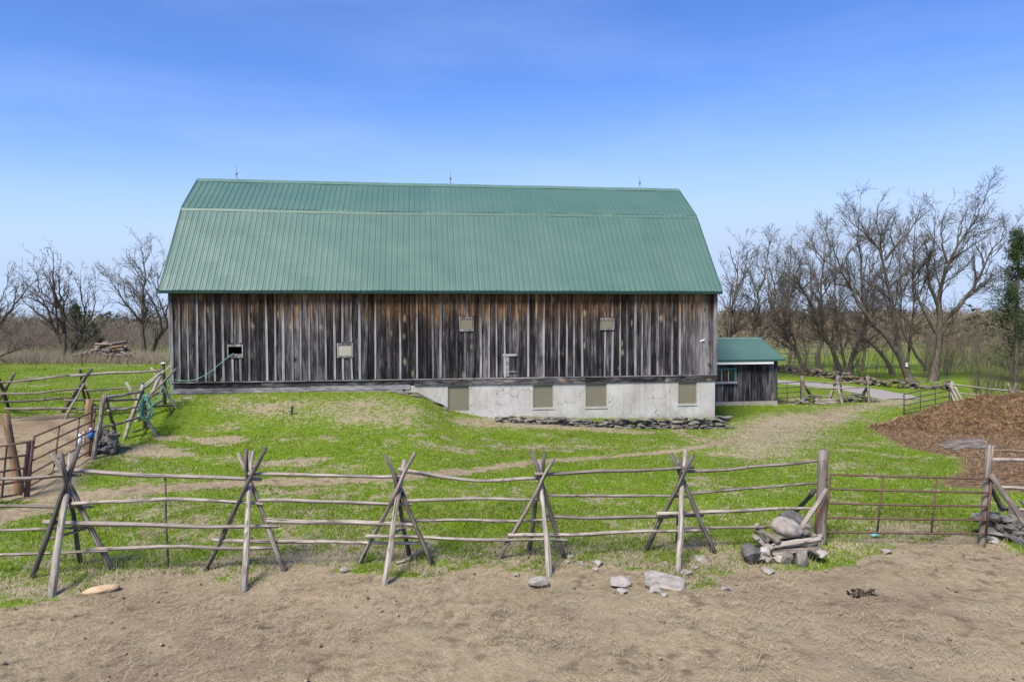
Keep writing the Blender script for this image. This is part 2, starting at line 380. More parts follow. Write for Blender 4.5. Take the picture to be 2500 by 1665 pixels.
def m_concrete():
    s = NT('old_render'); pos = s.n('NewGeometry').outputs['Position']; z = s.n('SeparateXYZ', Vector=pos).outputs['Z']
    n1 = s.noise(pos, 1.1, 6, .6); n2 = s.noise(s.mapping(pos, (3, 3, .7)), 1.0, 5); n3 = s.noise(pos, 24, 4); n4 = s.noise(pos, .45, 2)
    c = s.mix(s.rng(n1, .3, .7), (.34, .33, .315), (.50, .50, .485)); c = s.mix(s.rng(n2, .42, .7, 0, .5), c, (.57, .565, .55))
    c = s.mix(s.rng(n4, .5, .7, 0, .45), c, (.36, .31, .24))
    dirt = s.math('ADD', s.rng(z, .45, -.1), s.rng(n2, .3, .7, -.35, .35)); c = s.mix(s.rng(dirt, .3, 1.0, 0, .7, True), c, (.27, .235, .20))
    vec = s.n('VectorMath', {'operation': 'ADD'}, **{'0': pos}); wob_ = s.n('TexNoise', Vector=pos, Scale=3.0, Detail=4)
    sc_ = s.n('VectorMath', {'operation': 'SCALE'}, **{'0': wob_.outputs['Color']}); sc_.inputs['Scale'].default_value = .55
    s.t.links.new(sc_.outputs[0], vec.inputs[1])
    vo = s.n('TexVoronoi', {'feature': 'DISTANCE_TO_EDGE'}, Vector=vec.outputs[0], Scale=1.7).outputs['Distance']
    area = s.rng(s.noise(pos, .8, 2), .44, .56)
    ck = s.math('MULTIPLY', s.math('MULTIPLY', s.rng(vo, .003, .015, 1, 0), area), s.rng(n1, .25, .45)); c = s.mix(s.math('MULTIPLY', ck, .85), c, (.13, .12, .11))
    run = s.noise(s.mapping(pos, (5, 5, .35)), 1.0, 4, .6); c = s.mix(s.rng(run, .55, .72, 0, .42), c, (.24, .22, .19))
    c = s.mix(s.rng(n3, .55, .8, 0, .35), c, (.24, .23, .21))
    h = s.math('SUBTRACT', s.math('ADD', n1, s.math('MULTIPLY', n3, .3)), s.math('MULTIPLY', ck, .6))
    return s.fin(c, .92, h, .5, .03, .2)
M_CONC = m_concrete()
def m_stone(name, a, b, d, moss=.0):
    s = NT(name); tc_ = s.n('TexCoord').outputs['Object']; rnd = s.n('ObjectInfo').outputs['Random']
    pos = s.n('NewGeometry').outputs['Position']
    n1 = s.noise(pos, 6, 6, .62); n2 = s.noise(pos, 28, 4); n3 = s.noise(pos, 2.5, 3)
    c = s.ramp(s.math('ADD', s.math('MULTIPLY', n1, .7), s.math('MULTIPLY', n2, .3)), [(.34, d), (.5, a), (.68, b)])
    c = s.mix(s.rng(rnd, 0, 1, 0, .5), c, tuple(v*.6 for v in a)); c = s.mix(s.rng(n3, .55, .7, 0, .35), c, (.30, .25, .19))
    c = s.mix(s.rng(n2, .58, .72, 0, moss), c, (.05, .055, .03))
    return s.fin(c, .9, s.math('ADD', n1, s.math('MULTIPLY', n2, .5)), .8, .02, .25)
M_STONE = m_stone('field_stone', (.20, .185, .165), (.37, .35, .32), (.07, .065, .058), .5)
M_STONE_PALE = m_stone('pale_stone', (.33, .305, .275), (.52, .49, .45), (.13, .112, .095), .3)
M_STONE_BROWN = m_stone('brown_rubble', (.145, .115, .085), (.30, .255, .20), (.045, .035, .027), .4)
M_STONE_DARK = m_stone('dark_stone', (.105, .10, .098), (.20, .19, .18), (.04, .04, .04), .3)
M_SLATE = m_stone('grey_slab', (.17, .16, .145), (.34, .325, .30), (.055, .052, .048), .5)
M_TANSTONE = m_stone('tan_block', (.50, .36, .22), (.66, .52, .36), (.34, .25, .15), 0)

def m_bark(name, a, b, d):
    s = NT(name); pos = s.n('NewGeometry').outputs['Position']; rnd = s.n('ObjectInfo').outputs['Random']
    n1 = s.noise(s.mapping(pos, (9, 9, 2)), 1.0, 4); n2 = s.noise(pos, .9, 3)
    c = s.ramp(n1, [(.3, d), (.5, a), (.7, b)]); c = s.mix(s.rng(n2, .5, .7, 0, .4), c, (.085, .085, .05))
    return s.fin(s.mix(s.rng(rnd, 0, 1, 0, .35), c, d), .95, n1, .6, .03, .15)
M_BARK = m_bark('tree_bark', (.115, .098, .078), (.185, .16, .13), (.050, .043, .036))
M_TWIG = m_bark('tree_twig', (.112, .096, .080), (.168, .145, .12), (.070, .060, .051))
M_TWIG_RED = m_bark('budding_twig', (.095, .056, .046), (.15, .09, .07), (.055, .032, .028))
def m_attr(name, rough=.9, trans=0.0):
    s = NT(name); a = s.attr('col').outputs['Color']; s.fin(a, rough, None, spec=.15)
    if trans:
        tr = s.n('BsdfTranslucent', Color=a); mxs = s.n('MixShader', Fac=trans)
        s.t.links.new(s.b.outputs[0], mxs.inputs[1]); s.t.links.new(tr.outputs[0], mxs.inputs[2]); s.t.links.new(mxs.outputs[0], s.out.inputs[0])
    return s.m
M_BLADE = m_attr('grass_blade', .8, .35); M_COLOR = m_attr('twig_and_leaf', .95)

def m_ground():
    s = NT('pasture_ground'); pos = s.n('NewGeometry').outputs['Position']
    flat = s.mapping(pos, (1, 1, .2))
    n_s = s.noise(flat, 34, 5, .7); n_m = s.noise(flat, 5.5, 5, .62); n_l = s.noise(flat, .8, 4); rx = s.n('VectorRotate', {'rotation_type': 'Z_AXIS'}, Vector=pos, Angle=.95).outputs[0]; n_x = s.noise(s.mapping(rx, (5, 30, 5)), 1.0, 4, .7)
    g = s.ramp(s.math('ADD', s.math('MULTIPLY', n_s, .55), s.math('MULTIPLY', n_m, .45)),
               [(.32, (.040, .062, .008)), (.46, (.105, .175, .010)), (.58, (.150, .235, .014)), (.72, (.25, .29, .055))])
    g = s.mix(s.rng(n_l, .42, .66, 0, .35), g, (.20, .215, .05))
    straw = s.ramp(s.math('ADD', s.math('MULTIPLY', n_s, .6), s.math('MULTIPLY', n_x, .4)), [(.32, (.13, .10, .065)), (.5, (.30, .25, .165)), (.66, (.50, .44, .32))])
    soil = s.ramp(s.math('ADD', s.math('MULTIPLY', n_s, .5), s.math('MULTIPLY', n_m, .5)), [(.30, (.100, .075, .045)), (.45, (.235, .187, .115)), (.57, (.33, .27, .172)), (.70, (.46, .39, .265))])
    soil = s.mix(s.rng(n_x, .52, .70, 0, .6), soil, (.44, .38, .275))
    mud = s.ramp(s.math('ADD', s.math('MULTIPLY', n_m, .6), s.math('MULTIPLY', n_s, .4)), [(.36, (.030, .019, .011)), (.47, (.115, .072, .038)), (.56, (.225, .150, .085)), (.66, (.38, .28, .175))])
    def edge(nm, width=.30):
        a = s.attr(nm).outputs['Fac']
        v = s.math('ADD', a, s.math('ADD', s.rng(n_m, .25, .75, -width, width), s.rng(n_s, .25, .75, -.22, .22)))
        return s.rng(v, .36, .62, 0, 1, True)
    c = s.mix(edge('dry', .34), g, straw); c = s.mix(edge('soil', .26), c, soil); c = s.mix(edge('mud', .25), c, mud)
    tr_ = s.noise(flat, .28, 3); c = s.mix(s.math('MULTIPLY', s.rng(tr_, .46, .60, 0, .55), s.attr('soil').outputs['Fac']), c, (.17, .128, .088))
    # darker scuffs and droppings scattered on the bare soil
    dn = s.noise(flat, 3.1, 3); sc_ = s.math('MULTIPLY', s.rng(dn, .54, .68), s.attr('soil').outputs['Fac']); c = s.mix(s.math('MULTIPLY', sc_, .75), c, (.12, .09, .062))
    yl = s.noise(flat, .55, 3); c = s.mix(s.math('MULTIPLY', s.rng(yl, .46, .64, 0, .7), s.attr('soil').outputs['Fac']), c, s.mix(n_x, (.22, .175, .105), (.47, .40, .27)))
    # far woods floor, dull
    fy = s.attr('far').outputs['Fac']; c = s.mix(fy, c, s.mix(n_l, (.16, .175, .06), (.20, .18, .10)))
    h = s.math('ADD', s.math('MULTIPLY', n_s, .6), n_m)
    return s.fin(c, .95, h, .9, .05, .12)
M_GROUND = m_ground()
def m_gravel():
    s = NT('gravel_road'); pos = s.n('NewGeometry').outputs['Position']; n1 = s.noise(pos, 18, 5, .7); n2 = s.noise(pos, .7, 3)
    c = s.mix(s.rng(n1, .3, .7), (.20, .185, .17), (.36, .34, .325)); c = s.mix(s.rng(n2, .45, .65, 0, .4), c, (.32, .28, .22))
    return s.fin(c, .95, n1, .6, .02, .15)
M_ROAD = m_gravel()
def m_manure():
    s = NT('straw_manure'); pos = s.n('NewGeometry').outputs['Position']
    n1 = s.noise(s.mapping(pos, (7, 7, 9)), 1.0, 6, .7); n2 = s.noise(pos, 1.1, 4); n3 = s.noise(pos, 30, 4, .7)
    c = s.ramp(s.math('ADD', s.math('MULTIPLY', n1, .55), s.math('MULTIPLY', n3, .45)), [(.35, (.036, .022, .012)), (.47, (.150, .090, .046)), (.56, (.275, .180, .100)), (.68, (.44, .32, .20))])
    c = s.mix(s.rng(n2, .54, .70, 0, .5), c, (.06, .038, .024))
    return s.fin(c, .95, s.math('ADD', n1, n3), 1.0, .06, .15)
M_MANURE = m_manure()
s_ = NT('wet_mud'); _p = s_.n('NewGeometry').outputs['Position']; _n = s_.noise(s_.mapping(_p, (2, 5, 1)), 1.0, 5)
M_MUD = s_.fin(s_.ramp(_n, [(.38, (.085, .066, .052)), (.5, (.16, .135, .115)), (.62, (.26, .225, .195))]), .75, _n, .6, .04, .12)
# ---------------------------------------------------------------- ground cover masks (world x, y -> 0..1)
def gp(pts): return np.array([on_ground(p)[:2] for p in pts])
EDGE = gp([(-60, 1478), (0, 1476), (160, 1462), (350, 1413), (510, 1418), (595, 1434), (745, 1392), (905, 1392), (1062, 1418), (1125, 1386), (1220, 1381),
           (1330, 1407), (1430, 1381), (1570, 1392), (1640, 1430), (1700, 1444), (1770, 1402), (1910, 1392), (2020, 1380), (2125, 1354), (2230, 1333), (2275, 1318), (2330, 1300),
           (2380, 1310), (2430, 1330), (2500, 1360), (2600, 1390)])
EDGE = EDGE[np.argsort(EDGE[:, 0])]
def seg_dist(x, y, P):
    best = np.full(np.shape(x), 1e9); tt = np.zeros(np.shape(x)); n = len(P)-1
    for i in range(n):
        ax, ay = P[i]; bx, by = P[i+1]; dx, dy = bx-ax, by-ay; L2 = dx*dx+dy*dy+1e-9
        t = np.clip(((x-ax)*dx+(y-ay)*dy)/L2, 0, 1); d = np.hypot(x-ax-t*dx, y-ay-t*dy)
        k = d < best; best = np.where(k, d, best); tt = np.where(k, (i+t)/n, tt)
    return best, tt
def in_poly(x, y, P):
    c = np.zeros(np.shape(x), bool); n = len(P)
    for i in range(n):
        x1, y1 = P[i]; x2, y2 = P[(i+1) % n]
        k = ((y1 > y) != (y2 > y)) & (x < (x2-x1)*(y-y1)/(y2-y1+1e-12)+x1); c ^= k
    return c
def poly_mask(x, y, P, soft):
    ins = in_poly(x, y, P); d, _ = seg_dist(x, y, np.vstack([P, P[:1]]))
    return np.clip(np.where(ins, .5+d/soft/2, .5-d/soft/2), 0, 1)
TRAIL = gp([(-60, 1275), (0, 1258), (100, 1235), (200, 1212), (350, 1195), (595, 1178), (850, 1172), (990, 1166), (1170, 1147), (1305, 1126), (1490, 1115), (1656, 1099), (1752, 1083), (1830, 1066), (1910, 1046), (2000, 1020), (2080, 990)])
PEN = gp([(-200, 1190), (-200, 1012), (60, 1018), (160, 1010), (215, 1030), (255, 1060), (245, 1110), (190, 1150), (165, 1215), (60, 1222)])
TRACK = gp([(1745, 1032), (1830, 1012), (1960, 1005), (2090, 985), (2190, 968), (2270, 975), (2130, 1010), (2060, 1050), (2000, 1090), (1930, 1130), (1820, 1130), (1740, 1100), (1700, 1070)])
MANURE_RING = gp([(2118, 1040), (2206, 1090), (2284, 1108), (2345, 1116), (2352, 1150), (2300, 1172), (2290, 1186), (2420, 1196), (2640, 1215), (2640, 1000), (2300, 1000), (2230, 1022)])
LEDGE_DRY = gp([(1090, 1020), (1200, 1012), (1330, 1020), (1480, 1042), (1640, 1056), (1560, 1062), (1400, 1050), (1240, 1046), (1110, 1040)])
BANK = gp([(430, 970), (700, 966), (915, 964), (1030, 968), (1080, 1010), (1085, 1035), (1000, 1055), (860, 1050), (640, 1045), (480, 1010)])
PATCH = []
for (p, a, b, s) in [((366, 1108), .85, .8, 1.0), ((520, 1078), 1.1, .4, .9), ((720, 1128), 1.0, .35, .8), ((700, 1072), 1.2, .4, .7), ((985, 1030), .9, .6, .8),
                     ((1100, 1098), 1.5, .45, .8), ((1290, 1092), 1.7, .4, 1.0), ((1430, 1090), 1.4, .4, .9), ((1800, 1108), 1.3, .7, .8), ((1890, 1085), 1.3, .5, .8),
                     ((2030, 1140), 1.4, .8, .6), ((2120, 1160), 1.0, .4, .7), ((2100, 1085), 1.2, .5, .6), ((560, 1040), .9, .5, .55), ((1240, 1240), 1.2, .6, .35),
                     ((850, 1290), 1.2, .5, .4), ((1550, 1260), 1.2, .6, .4), ((2100, 1270), 1.3, .5, .6), ((2200, 1290), 1.0, .4, .8), ((560, 1120), .8, .4, .6), ((830, 1142), .9, .4, .6),
                     ((300, 1090), .6, .4, .5), ((2050, 1000), 2.0, .5, .7), ((2160, 985), 1.6, .5, .7)]:
    q = on_ground(p); PATCH.append((q[0], q[1], a, b, s*.85))
def masks(x, y):
    x = np.asarray(x, float); y = np.asarray(y, float)
    n1 = fbm(x*.9, y*.9, 11); n2 = fbm(x*3.1, y*3.1, 23); n3 = fbm(x*.25, y*.25, 31)
    ye = np.interp(x, EDGE[:, 0], EDGE[:, 1])
    soil = np.clip(.5+(ye-y+(n1-.5)*.8+(n2-.5)*.35)/.30, 0, 1)
    d, t = seg_dist(x, y, TRAIL); wd_ = np.interp(t, [0, .25, .45, 1], [.95, .60, .34, .26])
    soil = np.maximum(soil, np.clip(1.15-(d+(n2-.5)*.5)/wd_, 0, 1)*.95)
    soil = np.maximum(soil, poly_mask(x, y, PEN, .5))
    dry = .17+.60*(n3-.5)+.80*(n1-.5)+.9*(n2-.5)
    dry = dry + .07*sstep(19, 13, y) + .30*np.clip(1-np.abs(y-ye-.55)/.9, 0, 1)
    dry = np.maximum(dry, np.clip(1-(d+(n2-.5)*.5)/(wd_+.45), 0, 1)*.6)
    dry = np.maximum(dry, poly_mask(x, y, TRACK, 1.6)*(.42+.62*n1)); dry = np.maximum(dry, poly_mask(x, y, LEDGE_DRY, .6)*(.45+.6*n2))
    dry = np.maximum(dry, poly_mask(x, y, BANK, 1.2)*(.22+.58*n1))
    for (px, py, a, b, s) in PATCH:
        r = np.hypot((x-px)/a, (y-py)/b/1.25); dry = np.maximum(dry, s*np.clip(1.15-r*.8-(n1-.5)*2.2-(n2-.5)*1.6, 0, 1))
    mud = poly_mask(x, y, MANURE_RING, .7)
    mud = np.maximum(mud, poly_mask(x, y, PEN, .5)*(.10+.62*n1))
    mud = np.maximum(mud, .46*np.exp(-((y-ye-.05)/.22)**2)*sstep(.50, .66, fbm(x*1.1, y*.6, 37)))  # dark earth along the grass edge, with the soil lip's shade painted in
    far = sstep(80, 120, y)*.8
    return np.clip(soil, 0, 1), np.clip(dry, 0, 1), np.clip(mud, 0, 1), far

# ---------------------------------------------------------------- ground sheet
def axis(dense0, dense1, step, lo, hi, g=1.16):
    a = list(np.arange(dense0, dense1+1e-6, step)); s = step; v = dense1
    while v < hi: s *= g; v += s; a.append(v)
    s = step; v = dense0; pre = []
    while v > lo: s *= g; v -= s; pre.append(v)
    return np.array(pre[::-1]+a)
gx = axis(-16, 16, .13, -6000, 6000, 1.05 if False else 1.09); gy = axis(7.0, 31, .13, -400, 7000, 1.045)
X, Y = np.meshgrid(gx, gy); Z = ground_z(X, Y)
sl, dr, md, fr = masks(X, Y)
Z = Z + sl*((fbm(X*2.3, Y*2.3, 41, 3)-.5)*.10+(fbm(X*4.2, Y*4.2, 43, 2)-.5)*.055)*(Y < 60) - sl*.02*(Y < 60)
nx, ny = len(gx), len(gy)
idx = np.arange(nx*ny).reshape(ny, nx)
Fq = np.stack([idx[:-1, :-1], idx[:-1, 1:], idx[1:, 1:], idx[1:, :-1]], -1).reshape(-1, 4)
gm = big_mesh('ground', np.stack([X, Y, Z], -1).reshape(-1, 3), Fq, True)
for nm, arr in (('soil', sl), ('dry', dr), ('mud', md), ('far', fr)):
    at = gm.attributes.new(nm, 'FLOAT', 'POINT'); at.data.foreach_set('value', arr.ravel().astype(np.float32))
struct(obj('ground', gm, M_GROUND))

# gravel lane behind the shed
RC = [(1640, 918), (1760, 923), (1860, 929), (1960, 936), (2060, 946), (2150, 960), (2210, 975)]
RC = np.array([on_ground(p) for p in RC]); RC = resample(RC, 40)
RD = np.gradient(RC, axis=0); RD[:, 2] = 0; RD /= np.linalg.norm(RD, axis=1)[:, None]; RS = np.stack([-RD[:, 1], RD[:, 0], RD[:, 2]], 1)
wdt = np.linspace(2.0, 1.25, 40); V = []
for i in range(40):
    for k in np.linspace(-1, 1, 7):
        p = RC[i]+RS[i]*k*wdt[i]*(1+.10*(vnoise(i*.6, k, 9)-.5)); V.append((p[0], p[1], gz(p[0], p[1])+.03-.035*abs(k)**6))
struct(obj('road', big_mesh('road', np.array(V), [(i*7+k, i*7+k+1, (i+1)*7+k+1, (i+1)*7+k) for i in range(39) for k in range(6)], True), M_ROAD))
# ---------------------------------------------------------------- barn
barn = Thing('barn', bw(BL/2, 0, gz(*bw(BL/2, .3, 0)[:2])), 'long weathered board-and-batten barn with a green metal gambrel roof', 'barn')
SILL, EAVE = 1.83, 5.30
nb = 68; bs = BL/nb
rb = random.Random(3)
hat = (2.12, 2.64, 2.84, 3.22)     # the open hatch: a real hole in the boards
def board_vf(u0, u1, z0, z1, w0, w1, lean=0.0):
    V, Fc = bbox(u0, u1, w0, w1, z0, z1)
    V = [v + BU*lean*((v[2]-z0)/max(z1-z0, .1)-.5) for v in V]; return V, Fc
for i in range(nb):
    u0, u1 = i*bs+.004, (i+1)*bs-.004; d = rb.uniform(-.006, .008)
    spans = [(SILL+.01, EAVE+.02)]
    cells = [(u0, u1, z0, z1) for z0, z1 in spans]
    if u1 > hat[0] and u0 < hat[1]:
        a, b = max(u0, hat[0]), min(u1, hat[1]); cells = [(a, b, SILL+.01, hat[2]), (a, b, hat[3], EAVE+.02)]
        if u0 < hat[0]: cells.append((u0, hat[0]-.002, SILL+.01, EAVE+.02))
        if u1 > hat[1]: cells.append((hat[1]+.002, u1, SILL+.01, EAVE+.02))
    for a, b, z0, z1 in cells: barn.part('board', board_vf(a, b, z0, z1, -.025+d, d, 0 if len(cells) > 1 else rb.uniform(-.006, .006)), M_BOARD)
for i in range(nb+1):
    u = min(max(i*bs+rb.uniform(-.02, .02), .03), BL-.03); wdb = rb.uniform(.030, .046)
    if 12.95 < u < 13.3 or 6.3 < u < 6.8 and False: continue
    z0 = SILL+.012+rb.uniform(0, .02); spans = [(z0, EAVE)]
    for (a, b, c, e) in ((2.12, 2.64, 2.72, 3.34), (6.28, 6.83, 2.70, 3.34), (11.11, 11.63, 3.70, 4.36), (16.95, 17.49, 3.70, 4.30)):
        if a-.02 < u < b+.02: spans = [(z0, c), (e, EAVE)]
    bmat = M_BOARD if rb.random() < np.interp(u, [0, 6, 11, 22], [.0, .04, .25, .35]) else M_BATTEN; wdb *= rb.uniform(.85, 1.2)
    for a, b in spans: barn.part('batten', board_vf(u-wdb, u+wdb, a, b, .010, .038+rb.uniform(0, .006), rb.uniform(-.035, .035)), bmat)
# corner boards
barn.part('corner_board', bbox(-.05, .10, .012, .046, SILL-.3, EAVE), M_BATTEN); barn.part('corner_board', bbox(BL-.10, BL+.05, .012, .046, SILL-.2, EAVE), M_BATTEN)
# hatches: frame of two rails and the panel between
def hatch(a, b, c, e, mat, open_=False):
    h = barn.part('hatch', bbox(a-.02, b+.02, .012, .05, e, e+.085), M_BATTEN)
    barn.part('hatch_sill', bbox(a-.02, b+.02, .012, .055, c-.08, c), M_BATTEN, h)
    barn.part('hatch_stile', bbox(a-.055, a-.012, .014, .047, c-.08, e+.085), M_BATTEN, h); barn.part('hatch_stile', bbox(b+.012, b+.055, .014, .047, c-.08, e+.085), M_BATTEN, h)
    if not open_: barn.part('hatch_panel', bbox(a, b, .010, .030, c, e), mat, h)
    else: barn.part('hatch_panel', bbox(a, b, -.10, -.07, c-.5, c+.07), M_BATTEN, h)
hatch(2.14, 2.62, 2.84, 3.20, None, True); hatch(6.30, 6.81, 2.80, 3.22, M_OLIVE_LIGHT); hatch(11.13, 11.61, 3.82, 4.24, M_OLIVE); hatch(16.97, 17.47, 3.84, 4.18, M_OLIVE)
barn.part('hatch_door', bbox(12.87, 13.11, .008, .032, 1.90, 2.72), M_SKIRT); barn.part('hatch_door', bbox(13.14, 13.40, .008, .026, 2.12, 2.72), M_BOARD)
barn.part('hatch_rail', bbox(12.84, 13.42, .03, .055, 2.72, 2.81), M_SKIRT); barn.part('hatch_rail', bbox(13.12, 13.40, .03, .05, 2.06, 2.11), M_BATTEN)
# torn white tag and a dark iron on the last boards
q = bw(21.35, .05, 3.30); barn.part('tin_patch', box(q, BU*.94+UP*.34, BN, UP*.94-BU*.34, .20, .012, .06), M_WHITE)
barn.part('hook', bbox(21.62, 21.72, .04, .10, 2.28, 2.34), M_RUST_DARK)
# drip strip along the foot of the boards
for a, b in ((-.03, 7.6), (7.61, 15.3), (15.31, BL+.03)): barn.part('drip_strip', bbox(a, b, .0, .075, SILL-.022, SILL+.008), M_SKIRT)
# sill beam over the foundation, in four lengths
cuts = [9.25, 12.85, 16.29, 19.72, BL+.05]
for a, b in zip(cuts[:-1], cuts[1:]): barn.part('sill_beam', board_vf(a+.006, b-.006, 1.575, SILL-.026, -.06, .045+rb.uniform(0, .02)), M_SILL)
# skirt boards on the bank side
for a, b, z0, z1, w in ((-.04, 3.3, 1.60, 1.80, .03), (3.31, 9.24, 1.62, 1.80, .022), (-.03, 5.2, 1.40, 1.59, .045), (5.21, 9.1, 1.43, 1.61, .035), (-.02, 4.2, 1.22, 1.39, .025), (4.22, 8.8, 1.20, 1.42, .02)):
    barn.part('skirt_board', board_vf(a, b, z0, z1, -.05, w), M_SKIRT if z0 < 1.5 else M_SILL)
# rendered foundation with four boarded openings
op = [(10.60, 11.47, .52, 1.535), (14.09, 14.95, .56, 1.54), (16.31, 17.22, .55, 1.555), (20.31, 21.15, .60, 1.56)]
segs = []; u = 8.9
for (a, b, c, e) in op:
    segs.append(bbox(u, a, -.5, .0, -.9, 1.575)); segs.append(bbox(a, b, -.5, .0, -.9, c)); segs.append(bbox(a, b, -.5, .0, e, 1.575)); u = b
segs.append(bbox(u, BL-.02, -.5, .0, -.9, 1.575))
barn.part('foundation', join(*segs), M_CONC)
for k, (a, b, c, e) in enumerate(op):
    pnl = barn.part('window_panel', bbox(a+.002, b-.002, -.09, -.045, c+.002, e-.002), M_OLIVE)
    for r_ in ((a+.002, a+.035, -.045, -.012, c+.002, e-.002), (b-.035, b-.002, -.045, -.012, c+.002, e-.002), (a+.036, b-.036, -.045, -.012, c+.002, c+.035), (a+.036, b-.036, -.045, -.012, e-.035, e-.002)):
        barn.part('panel_trim', bbox(*r_), M_OLIVE_TRIM if k else M_OLIVE, pnl)
    if k: barn.part('panel_sill', bbox(a-.03, b+.03, -.01, .03, c-.05, c-.004), M_CONC, pnl)
# other walls (the gables and the back), floor line to the gambrel
DEP = 9.6; KW, KZ, RW, RZ = 2.55, 8.90, 4.80, 10.50
def gable(u, t):
    pts = [(-.03, 0.2), (-.03, EAVE), (-KW, KZ-.12), (-RW, RZ-.12), (-(DEP-KW), KZ-.12), (-DEP, EAVE), (-DEP, 0.2)]
    n = len(pts); V = [bw(u, w, z) for w, z in pts]+[bw(u+t, w, z) for w, z in pts]
    return V, [tuple(range(n)), tuple(range(2*n-1, n-1, -1))]+[(i, (i+1) % n, n+(i+1) % n, n+i) for i in range(n)]
barn.part('gable_wall', gable(.0, .03), M_BOARD); barn.part('gable_wall', gable(BL-.03, .03), M_BOARD)
barn.part('back_wall', bbox(.03, BL-.03, -DEP-.03, -DEP, -.5, EAVE), M_BOARD); barn.part('foundation', bbox(BL-.42, BL-.02, -DEP, -.501, -.9, 1.575), M_CONC)
barn.part('loft_floor', bbox(.04, BL-.04, -DEP, -.06, 1.50, 1.57), M_BLACK)
# roof: ribbed steel sheets, 0.914 m wide, four ribs each, in two pitches on both sides
OV = .30; RU0, RU1 = -.29, 22.10
npan = 24; pw = (RU1-RU0)/npan
def slope(w0, z0, w1, z1, sag0=0, sag1=0):
    for i in range(npan):
        a = RU0+i*pw; prof = []; rw = pw/4
        for k in range(4):
            c = a+k*rw
            prof += [(c+.006, .0), (c+.016, .026), (c+.040, .026), (c+.050, .0)] + [(c+rw*.5-.02, 0), (c+rw*.5, .006), (c+rw*.5+.02, 0)]
        prof += [(a+pw+.004, 0)]
        d = np.array([0, w1-w0, z1-z0]); nn = np.array([0, -(z1-z0), (w1-w0)]); nn = nn/np.linalg.norm(nn); nn = nn if nn[2] > 0 else -nn
        V = []
        rows = 7
        for j in range(rows):
            t = j/(rows-1)
            for (u, h) in prof:
                sg = (sag0*(1-t)+sag1*t)*math.exp(-((u-7.8)/4.5)**2)
                wv = .006*math.sin(u*1.7+t*9)+.004*math.sin(u*4.1-t*21)
                V.append(bw(u, w0+(w1-w0)*t+nn[1]*(h+wv), z0+(z1-z0)*t+nn[2]*(h+wv)+sg))
        m = len(prof)
        Fc = [(j*m+k, j*m+k+1, (j+1)*m+k+1, (j+1)*m+k) for j in range(rows-1) for k in range(m-1)]
        barn.part('roof_panel', (V, Fc), M_ROOF)
slope(OV, 5.375, -KW, KZ, 0, -.05); slope(-KW+.06, KZ+.015, -RW, RZ, -.05, -.01)
slope(-DEP-OV, 5.375, -(DEP-KW), KZ, 0, 0); slope(-(DEP-KW)-.06, KZ+.015, -RW, RZ, 0, -.01)
def strip(name, prof, mat, sag=0.0, u0=RU0-.02, u1=RU1+.02, k=24):
    """a thin bent metal strip: profile (w, z) swept along the roof, 4 mm thick"""
    V = []; m = len(prof)
    for i in range(k+1):
        u = u0+(u1-u0)*i/k; sg = sag*math.exp(-((u-7.8)/4.5)**2)+.006*math.sin(u*1.3)
        V += [bw(u, w, z+sg) for (w, z) in prof]+[bw(u, w, z+sg-.006) for (w, z) in prof]
    Fc = []
    for i in range(k):
        for j in range(m-1):
            a = i*2*m+j; b = (i+1)*2*m+j
            Fc += [(a, a+1, b+1, b), (a+m, b+m, b+m+1, a+m+1)]
        for j in (0, m-1): a = i*2*m+j; b = (i+1)*2*m+j; Fc.append((a, b, b+m, a+m))
    return barn.part(name, (V, Fc), mat)
strip('ridge_cap', [(-RW+.20, RZ-.11), (-RW+.12, RZ-.035), (-RW, RZ+.055), (-RW-.12, RZ-.035), (-RW-.20, RZ-.11)], M_TRIM_LIGHT, -.01)
strip('knee_flashing', [(-KW-.10, KZ+.115), (-KW+.02, KZ+.045), (-KW+.09, KZ-.03), (-KW+.115, KZ-.12)], M_TRIM_LIGHT, -.05)
strip('knee_flashing', [(-(DEP-KW)+.10, KZ+.115), (-(DEP-KW)-.02, KZ+.045), (-(DEP-KW)-.115, KZ-.12)], M_TRIM_LIGHT)
strip('eave_fascia', [(OV-.01, 5.372), (OV+.018, 5.362), (OV+.018, 5.265), (OV-.02, 5.255)], M_TRIM); strip('eave_fascia', [(-DEP-OV, 5.37), (-DEP-OV-.02, 5.26)], M_TRIM)
barn.part('soffit', bbox(RU0+.02, RU1-.02, .04, OV-.03, 5.285, 5.305), M_BOARD)
for u in (RU0-.012, RU1+.012):
    pr = [(OV+.02, 5.40), (-KW+.02, KZ+.05), (-RW, RZ+.05), (-(DEP-KW)-.02, KZ+.05), (-DEP-OV, 5.40)]
    for (w0, z0), (w1, z1) in zip(pr[:-1], pr[1:]):
        V = [bw(u+s, w, z+dz) for s in (-.012, .012) for (w, z, dz) in ((w0, z0, 0), (w1, z1, 0), (w1, z1, -.13), (w0, z0, -.13))]
        barn.part('rake_trim', (V, [(0, 1, 2, 3), (7, 6, 5, 4), (0, 4, 5, 1), (1, 5, 6, 2), (2, 6, 7, 3), (3, 7, 4, 0)]), M_TRIM)
